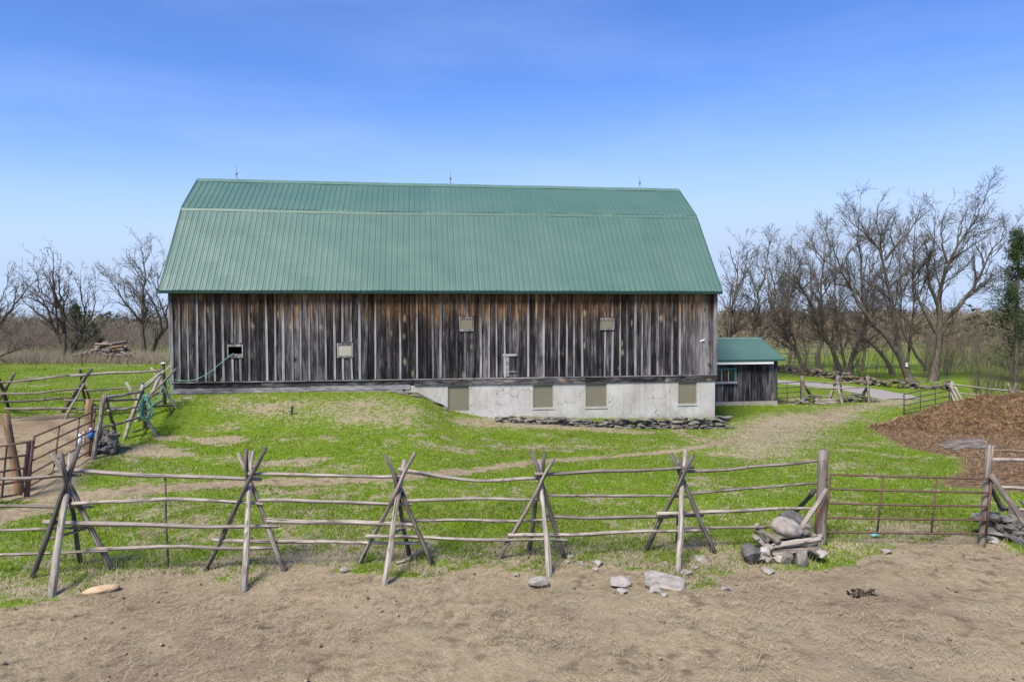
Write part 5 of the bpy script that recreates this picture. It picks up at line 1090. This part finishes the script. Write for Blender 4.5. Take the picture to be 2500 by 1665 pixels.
bare_tree('bare_tree', zT3(370, 1310), [(ch(z3, (360, 1315), (400, 1000), (490, 740), (610, 560), (690, 380), (700, 150), (640, -100), (660, -400)), .21), (ch(z3, (300, 1280), (290, 1000), (230, 700), (170, 450), (180, 100), (260, -200)), .13), (ch(z3, (410, 1180), (520, 1040), (640, 980)), .07), (ch(z3, (690, 380), (860, 60), (1000, -100)), .08), (ch(z3, (340, 780), (500, 790), (750, 830)), .04)], 'bare tree with two stems directly behind the crossed tripod of the back fence', 109, group=TG)
bare_tree('bare_tree', zT3(1150, 1240), [(ch(z3, (1155, 1245), (1090, 1050), (960, 880), (800, 740), (640, 600), (480, 440), (200, 340), (0, 240), (-300, 130), (-560, 60)), .19), (ch(z3, (480, 440), (330, 200), (300, -100)), .06), (ch(z3, (200, 340), (100, 100), (60, -200)), .05), (ch(z3, (960, 860), (1100, 780), (1300, 700)), .05), (ch(z3, (0, 240), (-150, 20), (-200, -250)), .05)], 'low bare tree sweeping left almost level above the lane', 110, group=TG)
bare_tree('bare_tree', zT3(1475, 1390), [(ch(z3, (1480, 1395), (1380, 1150), (1290, 980), (1180, 760), (1040, 600), (900, 450), (720, 240), (560, 80))+ch(z2, (520, 1290), (420, 1080), (370, 980), (180, 880), (0, 720)), .27), (ch(z3, (1290, 980), (1240, 700), (1200, 480), (1180, 200), (1150, 0))+ch(z2, (960, 1340), (910, 1180), (890, 980), (890, 860), (830, 730), (720, 580), (530, 450), (400, 350), (330, 200)), .20), (ch(z2, (890, 860), (1000, 700), (1180, 520), (1300, 330), (1330, 60)), .10), (ch(z2, (640, 1480), (605, 1100), (610, 900), (570, 700), (530, 500), (590, 350), (600, 70)), .11), (ch(z2, (940, 1180), (1060, 1070), (1180, 990), (1230, 850), (1260, 740), (1420, 600)), .09), (ch(z2, (830, 730), (800, 480), (780, 250), (860, 100)), .07), (ch(z2, (960, 1340), (800, 1200), (600, 1080), (470, 1000)), .07), (ch(z2, (370, 980), (280, 760), (180, 520), (100, 350)), .07), (ch(z2, (370, 980), (430, 780), (640, 560), (720, 380)), .06), (ch(z2, (1000, 700), (940, 560), (1000, 380), (1010, 200)), .05), (ch(z2, (900, 850), (860, 650), (930, 500)), .05)], 'tallest bare tree of the lane, its leaning trunk marked with two white plates', 111, 1.0, group=TG)
bare_tree('bare_tree', zT3(1765, 1180), [(ch(z3, (1770, 1200), (1650, 980), (1480, 820), (1360, 680), (1320, 480), (1260, 380), (1270, 0))+ch(z2, (1110, 1250), (1060, 1060), (1050, 850), (1080, 700), (1000, 500)), .15), (ch(z2, (1110, 1250), (1180, 1100), (1240, 950), (1300, 750)), .06), (ch(z3, (1360, 680), (1180, 520), (1000, 400)), .06)], 'thin leaning bare tree between the plated trunk and the big right-hand tree', 112, group=TG)
bare_tree('bare_tree', zT4(245, 1470), [(ch(z4, (245, 1475), (290, 1300), (310, 1180), (312, 1000), (310, 850), (305, 650), (370, 540), (450, 380), (560, 250), (620, 80), (690, 5)), .29), (ch(z4, (305, 900), (225, 700), (200, 570), (265, 380), (265, 200), (280, 60)), .13), (ch(z4, (370, 540), (330, 400), (320, 200), (380, 60), (430, 20)), .09), (ch(z4, (330, 1010), (450, 880), (580, 750), (620, 640), (700, 470), (800, 320), (960, 210)), .17), (ch(z4, (280, 1090), (190, 950), (130, 780), (70, 600), (110, 450), (100, 200), (150, 40)), .13), (ch(z4, (380, 535), (480, 450), (620, 360), (840, 180)), .08), (ch(z4, (340, 1110), (450, 1070), (560, 1040), (680, 980)), .07), (ch(z4, (450, 380), (480, 220), (540, 60)), .06), (ch(z4, (580, 750), (700, 660), (840, 650)), .06), (ch(z4, (620, 620), (560, 560), (580, 500)), .04), (ch(z4, (700, 470), (760, 420), (860, 410)), .04), (ch(z4, (480, 840), (600, 900), (680, 960)), .04), (ch(z4, (205, 560), (320, 500), (380, 400)), .05), (ch(z4, (800, 320), (830, 240), (800, 180)), .04)], 'broad bare tree with a wide fan of limbs at the right end of the lane', 113, 1.0, group=TG)
# two plain ones in the second row fill the gaps
bare_tree('bare_tree', (2105, 905), [(ch(z2, (600, 2180), (660, 1800), (640, 1400), (720, 1000), (700, 700), (760, 480)), .15), (ch(z2, (650, 1500), (480, 1200), (430, 900), (470, 650)), .08), (ch(z2, (720, 1000), (820, 800), (840, 600)), .07)], 'slender bare tree of the second row behind the plated trunk', 114, group=TG)
bare_tree('bare_tree', (2215, 905), [(ch(z2, (1150, 2180), (1180, 1800), (1240, 1400), (1200, 1000), (1280, 700), (1240, 420)), .15), (ch(z2, (1240, 1350), (1380, 1100), (1400, 850), (1480, 600)), .08), (ch(z2, (1200, 1000), (1110, 800), (1120, 600)), .06)], 'slender bare tree of the second row between the two largest trees', 115, group=TG)
bare_tree('bare_tree', (2040, 905), [(ch(z2, (280, 2180), (300, 1800), (290, 1400), (280, 1100), (290, 850), (250, 600)), .14), (ch(z2, (290, 1400), (160, 1200), (140, 900), (100, 650)), .08), (ch(z2, (280, 1100), (380, 900), (400, 700)), .06)], 'slender bare tree of the second row behind the bowing tree', 116, group=TG)
# left group
LG = 'bare trees at the edge of the left pasture'
bare_tree('bare_tree', zT5(745, 1480), [(ch(z5, (745, 1480), (760, 1300), (770, 1100), (755, 950), (720, 800), (660, 680), (620, 500), (640, 150)), .20), (ch(z5, (720, 1260), (620, 1000), (540, 820), (460, 660), (300, 550), (230, 450)), .10), (ch(z5, (700, 1200), (590, 1010), (420, 880), (300, 780), (160, 620)), .09), (ch(z5, (770, 1000), (760, 800), (710, 600), (705, 300), (730, 230)), .09), (ch(z5, (690, 1130), (670, 950), (670, 750), (650, 640), (560, 500), (440, 250)), .09), (ch(z5, (775, 1000), (850, 850), (850, 700)), .05), (ch(z5, (755, 640), (800, 500), (860, 420)), .04), (ch(z5, (460, 660), (450, 500), (390, 300)), .05)], 'bushy bare tree with reddish buds on the left of the pasture', 201, .95, M_TWIG_RED, buds=1.0, group=LG)
bare_tree('bare_tree', zT5(820, 1465), [(ch(z5, (815, 1465), (960, 1330), (1080, 1200), (1210, 1060), (1290, 970)), .12), (ch(z5, (790, 1460), (900, 1320), (980, 1180), (1030, 1040), (1015, 850), (960, 650), (960, 400)), .13), (ch(z5, (1030, 1040), (1100, 940), (1200, 880), (1320, 770)), .06), (ch(z5, (1015, 850), (1050, 740), (1060, 600), (1070, 430)), .05), (ch(z5, (1100, 940), (1140, 780), (1110, 600), (1150, 460)), .05), (ch(z5, (960, 650), (890, 480), (870, 340)), .04)], 'slim bare tree leaning right beside the reddish-budded tree', 202, .9, group=LG)
bare_tree('bare_tree', zT5(1725, 1440), [(ch(z5, (1725, 1440), (1720, 1280), (1710, 1130), (1695, 1000), (1700, 750), (1740, 500), (1720, 250), (1650, 0)), .19), (ch(z5, (1690, 1020), (1600, 900), (1520, 820), (1450, 700), (1330, 520), (1150, 370), (1110, 290)), .10), (ch(z5, (1700, 750), (1560, 570), (1490, 500), (1350, 450)), .07), (ch(z5, (1740, 560), (1620, 380), (1520, 250), (1500, 120)), .06), (ch(z5, (1520, 830), (1400, 770), (1240, 700)), .05), (ch(z5, (1450, 700), (1350, 640), (1200, 640)), .04), (ch(z5, (1650, 1000), (1530, 970), (1380, 970)), .035), (ch(z5, (1330, 520), (1280, 400), (1200, 330)), .04), (ch(z5, (1725, 300), (1800, 180), (1820, 80)), .04), (ch(z5, (1690, 1000), (1620, 830), (1560, 700)), .04)], 'bare tree with an upright trunk just left of the barn', 203, group=LG)
bare_tree('bare_tree', zT5(1775, 1430), [(ch(z5, (1770, 1430), (1850, 1290), (1930, 1150), (2010, 1040), (2100, 980), (2200, 900), (2300, 700)), .20), (ch(z5, (1930, 1150), (1940, 1050), (1880, 860), (1740, 620), (1600, 420), (1500, 280)), .10), (ch(z5, (2000, 1060), (1980, 960), (1920, 800), (1880, 650), (1780, 420), (1850, 240)), .08), (ch(z5, (1980, 960), (2010, 800), (2060, 640), (2050, 400)), .08), (ch(z5, (1880, 640), (1900, 480), (1960, 350), (1940, 100)), .05)], 'bare tree leaning right behind the barn corner', 204, group=LG)
bare_tree('bare_tree', (-50, 890), [([(-60, 890), (-40, 850), (-10, 800), (30, 755), (70, 700), (110, 665)], .17), ([(-55, 885), (0, 868), (40, 855), (90, 830), (130, 800)], .10), ([(-40, 850), (10, 830), (40, 812)], .06), ([(-40, 840), (-30, 780), (0, 740), (20, 690), (22, 660)], .10), ([(30, 755), (40, 700), (60, 660)], .05), ([(-20, 800), (20, 785), (60, 740)], .05), ([(-50, 870), (-20, 840), (60, 790), (100, 770)], .06)], 'low spreading bare tree cut off by the left edge', 205, 1.0, group=LG)
p = on_ground(zT5(975, 1530)); bare_tree('sapling', zT5(975, 1540), [(ch(z5, (975, 1545), (980, 1400), (965, 1250), (940, 1060), (945, 920)), .035), (ch(z5, (970, 1300), (1000, 1150), (1000, 1000)), .015)], 'thin bare sapling standing in front of the old log pile', 206, .8, cat='sapling')
# white plates on the marked trunk
for k, (yy, lab) in enumerate(((1052, 'upper small white plate nailed to the leaning lane tree'), (1090, 'lower small white plate nailed to the leaning lane tree'))):
    q = at_y(zT3(1382, yy), on_ground(zT3(1475, 1390))[1]-.30); t = Thing('tree_plate', q, lab, 'plate', 'white plates on the tree'); t.part('plate', box(q, (1, 0, 0), (0, 1, 0), UP, .17, .02, .115 if k else .09), M_WHITE); t.part('nail', lathe(q+np.array([0, -.02, 0]), [(.012, -.006), (.012, .006)], 6), M_RUST_DARK)
# evergreen at the right edge
def cedar(base, h, rad, seed, label, lean=0):
    r = np.random.default_rng(seed); t = Thing('cedar_tree', base, label, 'tree', 'cedars'); ax = np.stack([np.linspace(0, lean, 10), np.zeros(10), np.linspace(-.2, h, 10)], 1)+base
    V, Q = tubes(ax[None], (np.linspace(.16, .02, 10)*h/8)[None], 7); obj('trunk', big_mesh('trunk', V-base, Q, True), M_BARK, t.o)
    n = int(135*h/8); tt = r.random(n)**.95; hh_ = h*(.06+.94*tt); an = r.random(n)*6.283; Lb = rad*(1-tt*.82)*(.55+.6*r.random(n))
    st = np.stack([base[0]+lean*tt, np.full(n, base[1]), base[2]+hh_], 1); D = np.stack([np.cos(an), np.sin(an), .25+.3*r.random(n)], 1); D /= np.linalg.norm(D, axis=1, keepdims=True)
    P1, R1 = sprout(r, st, D, Lb, np.full(n, .02), 5, .25, .15); V1, Q1 = tubes(P1, R1, 3); parts = [(V1, Q1)]
    m = 100; idx = np.repeat(np.arange(n), m); u = .25+.75*r.random(len(idx)); f = u*4; i = np.minimum(f.astype(int), 3); c = P1[idx, i]*(1-(f-i))[:, None]+P1[idx, i+1]*(f-i)[:, None]; c += r.normal(size=c.shape)*(.10+.10*Lb[idx, None]*.4)
    d = r.normal(size=c.shape); d[:, 2] += .5; d /= np.linalg.norm(d, axis=1, keepdims=True); s = r.normal(size=c.shape); s = np.cross(d, s); s /= np.linalg.norm(s, axis=1, keepdims=True); ll = .10+.10*r.random(len(c)); ww = .020+.018*r.random(len(c))
    VV = np.stack([c-s*ww[:, None], c+s*ww[:, None], c+d*ll[:, None]], 1).reshape(-1, 3); FF = np.arange(len(VV)).reshape(-1, 3)
    cm = big_mesh('crown', VV-base, FF); g = r.random(len(c)); cl = np.stack([.032+.045*g, .050+.055*g, .020+.018*g, np.ones_like(g)], 1).astype(np.float32)
    ca = cm.color_attributes.new('col', 'FLOAT_COLOR', 'POINT'); ca.data.foreach_set('color', np.repeat(cl, 3, 0).ravel()); obj('crown', cm, M_COLOR, t.o)
    obj('branches', big_mesh('branches', V1-base, Q1), M_TWIG, t.o)
b_ = on_ground(zT4(900, 1490)); cedar(np.array([b_[0]+.5, b_[1]+.5, gz(b_[0]+.5, b_[1]+.5)]), 10.4, 3.3, 5, 'dark green cedar cut off by the right edge of the picture')
for px, dep, h_, rd_c, lab in ((186, 60, 3.9, 1.5, 'dark green cedar behind the reddish-budded tree'), (226, 62, 2.4, 1.2, 'small dark evergreen in the thicket between the left bare trees')):
    x_ = (px-W/2)/F*dep; cedar(np.array([x_, dep, gz(x_, dep)]), h_, rd_c, 60+px, lab)
for px, dep, h_ in ((2455, 40, 2.6),): pass

# ---------------------------------------------------------------- thickets, weeds, far woods (one mass each)
def col_mesh(name, V, Fc, C, per, mat, label, cat):
    me = big_mesh(name, V, Fc); ca = me.color_attributes.new('col', 'FLOAT_COLOR', 'POINT'); C = np.concatenate([C, np.ones((len(C), 1))], 1).astype(np.float32)
    ca.data.foreach_set('color', np.repeat(C, per, 0).ravel()); return tag(obj(name, me, mat), label, cat, kind='stuff')
def thicket(name, pts_xy, hmin, hmax, r0, seed, label, c0, c1, k=4, arms=3, lean=.25):
    r = np.random.default_rng(seed); n = len(pts_xy); base = np.stack([pts_xy[:, 0], pts_xy[:, 1], ground_z(pts_xy[:, 0], pts_xy[:, 1])-.05], 1)
    D = np.stack([r.normal(size=n)*lean, r.normal(size=n)*lean, np.ones(n)], 1); L = hmin+(hmax-hmin)*r.random(n)**1.3
    P1, R1 = sprout(r, base, D/np.linalg.norm(D, axis=1, keepdims=True), L, np.full(n, r0)*(.6+.8*r.random(n)), k, .1, .14, .3)
    p, d, l, rr_ = spawn(r, P1, R1, L, arms, .25, .6, .35, .6); P2, R2 = sprout(r, p, d, l, np.maximum(rr_, r0*.28), 3, .2, .2, .4)
    V1, Q1 = tubes(P1, R1, 3); V2, Q2 = tubes(P2, R2, 3); V, Q = merge([(V1, Q1), (V2, Q2)])
    g = np.concatenate([r.random(len(P1)), r.random(len(P2))])[:, None]; C = np.asarray(c0)*(1-g)+np.asarray(c1)*g
    per = np.concatenate([np.full(len(P1), k*3), np.full(len(P2), 9)]); me = big_mesh(name, V, Q); ca = me.color_attributes.new('col', 'FLOAT_COLOR', 'POINT')
    CC = np.repeat(np.concatenate([C, np.ones((len(C), 1))], 1), per, 0).astype(np.float32); ca.data.foreach_set('color', CC.ravel()); return tag(obj(name, me, M_COLOR), label, 'brush', kind='stuff')
def scatter(n, px0, px1, y0, y1, seed, pw=1.0):
    r = np.random.default_rng(seed); yy = y0+(y1-y0)*r.random(n)**pw; return np.stack([((px0+(px1-px0)*r.random(n))-W/2)/F*yy, yy], 1)
thicket('brush_thicket', np.concatenate([scatter(220, 1930, 2330, 54, 58, 1), scatter(950, 2260, 2700, 56, 70, 2)]), 1.2, 4.6, .014, 21, 'grey-brown bare brush under and behind the lane trees', (.12, .098, .076), (.22, .18, .14))
thicket('brush_thicket', np.concatenate([scatter(2400, -250, 460, 60, 78, 3), scatter(500, -200, 230, 54, 60, 4)]), .9, 3.6, .014, 22, 'grey-brown bare brush beyond the left pasture', (.13, .105, .09), (.24, .195, .165))
thicket('brush_thicket', scatter(420, 2380, 2680, 41, 47, 5), .6, 2.8, .012, 23, 'dark twiggy brush round the cedar foot at the right edge', (.07, .056, .045), (.13, .105, .085))
# dead weeds, pale, along the left pasture edge and round the log pile
def blades(xy, hmin, hmax, wid, lean, cols, seed, name, label, cat, wind=(0, 0), zoff=0.0, mat=None):
    r = np.random.default_rng(seed); n = len(xy); b = np.stack([xy[:, 0], xy[:, 1], ground_z(xy[:, 0], xy[:, 1])-.01+zoff], 1); h = hmin+(hmax-hmin)*r.random(n)**1.4
    an = r.random(n)*6.283; s = np.stack([np.cos(an), np.sin(an), np.zeros(n)], 1)*(wid if np.ndim(wid) else np.full(n, wid))[:, None]; tp = b+np.stack([r.normal(size=n)*lean*h+wind[0]*h, r.normal(size=n)*lean*h+wind[1]*h, h], 1)
    V = np.stack([b-s, b+s, tp], 1).reshape(-1, 3); return col_mesh(name, V, np.arange(3*n).reshape(-1, 3), cols, 3, mat or M_BLADE, label, cat)
r_ = np.random.default_rng(77)
wx = np.concatenate([scatter(9000, -260, 150, 46.5, 53, 6), scatter(7000, 190, 405, 46, 50.5, 7), scatter(1500, 120, 260, 46, 49, 8)]); g = r_.random(len(wx))[:, None]
blades(wx, .3, 1.0, .012, .35, np.array([.28, .225, .16])*(1-g)+np.array([.52, .45, .33])*g, 31, 'dead_weeds', 'pale dead weeds along the far edge of the left pasture', 'weeds')
# far woods
def far_wood(name, pts, hmin, hmax, seed, label, c0, c1, wid, green=.15):
    r = np.random.default_rng(seed); n = len(pts); z0 = ground_z(pts[:, 0], pts[:, 1]); hh_ = hmin+(hmax-hmin)*r.random(n); ev = r.random(n) < green
    m = 26; idx = np.repeat(np.arange(n), m); N = len(idx); t = r.random(N)**.8
    rad = np.where(ev[idx], .22*hh_[idx]*(1.05-t), .30*hh_[idx]*np.sqrt(np.clip(1-(2*t-1.1)**2*.7, 0, 1))); an = r.random(N)*6.283; q = rad*np.sqrt(r.random(N))
    c = np.stack([pts[idx, 0]+np.cos(an)*q, pts[idx, 1]+np.sin(an)*q, z0[idx]+hh_[idx]*(.04+.92*t)], 1)
    d = np.stack([np.cos(an)*.55, np.sin(an)*.55, np.where(ev[idx], -.1, .9)*np.ones(N)], 1)+r.normal(size=(N, 3))*.3; d /= np.linalg.norm(d, axis=1, keepdims=True); s = np.cross(d, r.normal(size=(N, 3))); s /= np.linalg.norm(s, axis=1, keepdims=True)
    ll = hh_[idx]*(.10+.14*r.random(N)); ww = np.where(ev[idx], wid*4.5, wid)*(.6+.8*r.random(N))
    V = np.stack([c-s*ww[:, None], c+s*ww[:, None], c+d*ll[:, None]], 1).reshape(-1, 3); g = r.random(N)[:, None]; C = np.asarray(c0)*(1-g)+np.asarray(c1)*g
    C = np.where(ev[idx][:, None], np.array([.035, .05, .022])*(1-g)+np.array([.07, .09, .04])*g, C); col_mesh(name, V, np.arange(3*N).reshape(-1, 3), C, 3, M_COLOR, label, 'woods')
far_wood('far_woods', np.concatenate([scatter(1500, 1700, 2750, 118, 175, 10), scatter(700, 1700, 2750, 175, 260, 11)]), 5.5, 7.4, 41, 'bare grey-brown woods on the low ground far behind the lane', (.16, .125, .092), (.27, .215, .155), .05, .08)
far_wood('far_woods', scatter(500, 1650, 2800, 270, 330, 12), 7.6, 9.6, 42, 'dark line of pines along the right horizon', (.10, .085, .06), (.16, .14, .09), .09, .8)
far_wood('far_woods', np.concatenate([scatter(1000, -400, 520, 110, 180, 13), scatter(500, -400, 520, 190, 260, 14)]), 4.5, 6.6, 43, 'bare grey woods on the low ground beyond the left pasture', (.15, .125, .108), (.26, .215, .18), .05, .14)
far_wood('far_woods', scatter(900, -600, 600, 420, 900, 15), 9, 14, 44, 'blue-grey wooded skyline far off to the left', (.09, .09, .08), (.14, .13, .12), .25, .5)
far_wood('far_woods', scatter(1000, 500, 3200, 420, 900, 16), 9, 14, 45, 'wooded skyline far behind the barn and the lane', (.09, .09, .08), (.14, .13, .12), .25, .5)
# ---------------------------------------------------------------- grass and straw (nobody could count it)
def sample_yard(n, y0, y1, px0=-60, px1=2560, seed=0): return scatter(n, px0, px1, y0, y1, seed)
def not_barn(xy):
    u = (xy[:, 0]-BA[0])*BU[0]+(xy[:, 1]-BA[1])*BU[1]; w = (xy[:, 0]-BA[0])*BN[0]+(xy[:, 1]-BA[1])*BN[1]
    bad = ((w < .06) & (w > -DEP-.2) & (u > -.1) & (u < BL+.1)) | ((w < sw+.08) & (u > BL-.2) & (u < su1+.1) & (w > sw-4)); return ~bad
GXY = np.concatenate([scatter(195000, -260, 2820, 10.6, 16, 51, .9), scatter(145000, -260, 2820, 16, 23, 52), scatter(100000, -260, 2820, 23, 30, 53), scatter(46000, 1650, 2820, 30, 46, 54), scatter(42000, -260, 420, 24, 52, 55)])
GXY = GXY[not_barn(GXY)]
sl, dr, md, _ = masks(GXY[:, 0], GXY[:, 1]); rg = np.random.default_rng(8); hp_ = heap_h(GXY[:, 0], GXY[:, 1]) > .02
rdd, _ = seg_dist(GXY[:, 0], GXY[:, 1], RC[:, :2])
tuft = fbm(GXY[:, 0]*2.4, GXY[:, 1]*2.4, 61, 3)
keep = (sl < .35+.25*(rg.random(len(sl))-.5)) & (md < .45) & ~hp_ & (rdd > 2.4) & (rg.random(len(sl)) < 1.15-.75*dr) & (rg.random(len(sl)) < np.clip(2.6*tuft-.35, .12, 1))
GXY, dr, tuft = GXY[keep], dr[keep], tuft[keep]; n = len(GXY); rg = np.random.default_rng(9)
pal = np.array([(.116, .208, .010), (.158, .258, .014), (.210, .305, .028), (.070, .125, .010), (.30, .32, .075)]); ci = rg.choice(5, n, p=[.28, .30, .20, .12, .10]); C = pal[ci]*(.8+.4*rg.random((n, 1)))
dryb = rg.random(n) < np.clip(.02+dr*.75, 0, .8); C[dryb] = np.array([.42, .36, .23])*(.6+.7*rg.random((dryb.sum(), 1)))
big_ = fbm(GXY[:, 0]*.35, GXY[:, 1]*.35, 63, 2)[:, None]; C = C*(.55+.9*big_)*(.80+.4*fbm(GXY[:, 0]*1.6, GXY[:, 1]*1.6, 64, 3)[:, None])*np.array([1, 1, 1]); wid = .0055+.00045*GXY[:, 1]
blades(GXY, .015, .075, wid, .55, C, 33, 'grass', 'short bright green spring grass of the yard and pastures', 'grass')
# dry stems: standing wisps along the fence line, lying straw on the bare soil
SX = scatter(54000, -260, 2820, 7.6, 14.5, 56, .8); sl, dr, md, _ = masks(SX[:, 0], SX[:, 1]); rg = np.random.default_rng(10)
cl = fbm(SX[:, 0]*1.3, SX[:, 1]*1.3, 65, 3); keep = (sl > .5) & (rg.random(len(SX)) < np.clip((cl-.30)*2.2, .10, .8)); SX = SX[keep]; n = len(SX)
b = np.stack([SX[:, 0], SX[:, 1], ground_z(SX[:, 0], SX[:, 1])+.005+.03*rg.random(n)], 1); an = np.where(rg.random(n) < .6, 1.05+rg.normal(size=n)*.35, rg.random(n)*6.283); L = .03+.14*rg.random(n)**2.2
d = np.stack([np.cos(an), np.sin(an), .02+.28*rg.random(n)**2], 1)*L[:, None]; s = np.stack([-np.sin(an), np.cos(an), np.zeros(n)], 1)*(.0016+.0020*rg.random(n))[:, None]
V = np.stack([b-s, b+s, b+d+s*.6, b+d-s*.6], 1).reshape(-1, 3); g = rg.random(n)[:, None]; C = np.array([.24, .19, .125])*(1-g)+np.array([.43, .37, .265])*g
col_mesh('straw', V, np.arange(4*n).reshape(-1, 4), C, 4, M_COLOR, 'dry straw and dead grass trodden into the bare foreground soil', 'straw')
WX = scatter(14000, -260, 2820, 10.8, 14.8, 57); sl, dr, md, _ = masks(WX[:, 0], WX[:, 1]); rg = np.random.default_rng(12); keep = (sl < .7) & (sl+dr > .28) ; WX = WX[keep][:5200]; g = rg.random(len(WX))[:, None]
blades(WX, .08, .30, .0030, .7, np.array([.34, .28, .17])*(1-g)+np.array([.62, .55, .38])*g, 35, 'dry_stems', 'thin pale dry stems standing in the grass along the fence line', 'weeds', wind=(.35, 0))
# straw on the manure heap
MX = np.stack([12+10*rg.random(60000), 19+15*rg.random(60000)], 1); hm = np.maximum(heap_h(MX[:, 0], MX[:, 1]), 0); mdk = masks(MX[:, 0], MX[:, 1])[2]; kk = (hm > .05) | ((mdk > .55) & (rg.random(len(MX)) < .35)); MX = MX[kk]; hm = hm[kk]; n = len(MX)
b = np.stack([MX[:, 0], MX[:, 1], ground_z(MX[:, 0], MX[:, 1])+hm-.03], 1); an = rg.random(n)*6.283; L = .06+.14*rg.random(n); d = np.stack([np.cos(an), np.sin(an), .2+.5*rg.random(n)], 1)*L[:, None]; s = np.stack([-np.sin(an), np.cos(an), np.zeros(n)], 1)*.008
V = np.stack([b-s, b+s, b+d+s*.6, b+d-s*.6], 1).reshape(-1, 3); g = rg.random(n)[:, None]**1.5; C = np.array([.07, .042, .024])*(1-g)+np.array([.42, .29, .165])*g
col_mesh('manure_straw', V, np.arange(4*n).reshape(-1, 4), C, 4, M_COLOR, 'loose brown straw lying on the manure heap', 'straw')
if False: print('TRIS', sum(sum(len(p.vertices)-2 for p in o.data.polygons) if len(o.data.polygons) < 5000 else len(o.data.loops)-2*len(o.data.polygons) for o in bpy.data.objects if o.type == 'MESH'))

# clods of earth lying on the bare yard
KX = scatter(700, -260, 2820, 7.4, 13.5, 58, .8); sl, dr, md, _ = masks(KX[:, 0], KX[:, 1]); KX = KX[sl > .6]; rk = np.random.default_rng(15); n = len(KX); oc = np.array([(1, 0, 0), (0, 1, 0), (-1, 0, 0), (0, -1, 0), (0, 0, 1), (0, 0, -1.)]); of = np.array([(0, 1, 4), (1, 2, 4), (2, 3, 4), (3, 0, 4), (1, 0, 5), (2, 1, 5), (3, 2, 5), (0, 3, 5)])
sz_ = .008+.022*rk.random(n)**2.5; base = np.stack([KX[:, 0], KX[:, 1], ground_z(KX[:, 0], KX[:, 1])+.0], 1); V = base[:, None, :]+oc[None]*(sz_[:, None, None]*(.6+.8*rk.random((n, 6, 1))))*np.array([1.3, 1.3, .8]); Fk = (of[None]+(np.arange(n)*6)[:, None, None]).reshape(-1, 3)
g = rk.random(n)[:, None]; C = np.array([.14, .105, .074])*(1-g)+np.array([.34, .27, .19])*g
col_mesh('soil_clods', V.reshape(-1, 3), Fk, C, 6, M_COLOR, 'small clods of earth and droppings scattered on the bare foreground soil', 'clods')
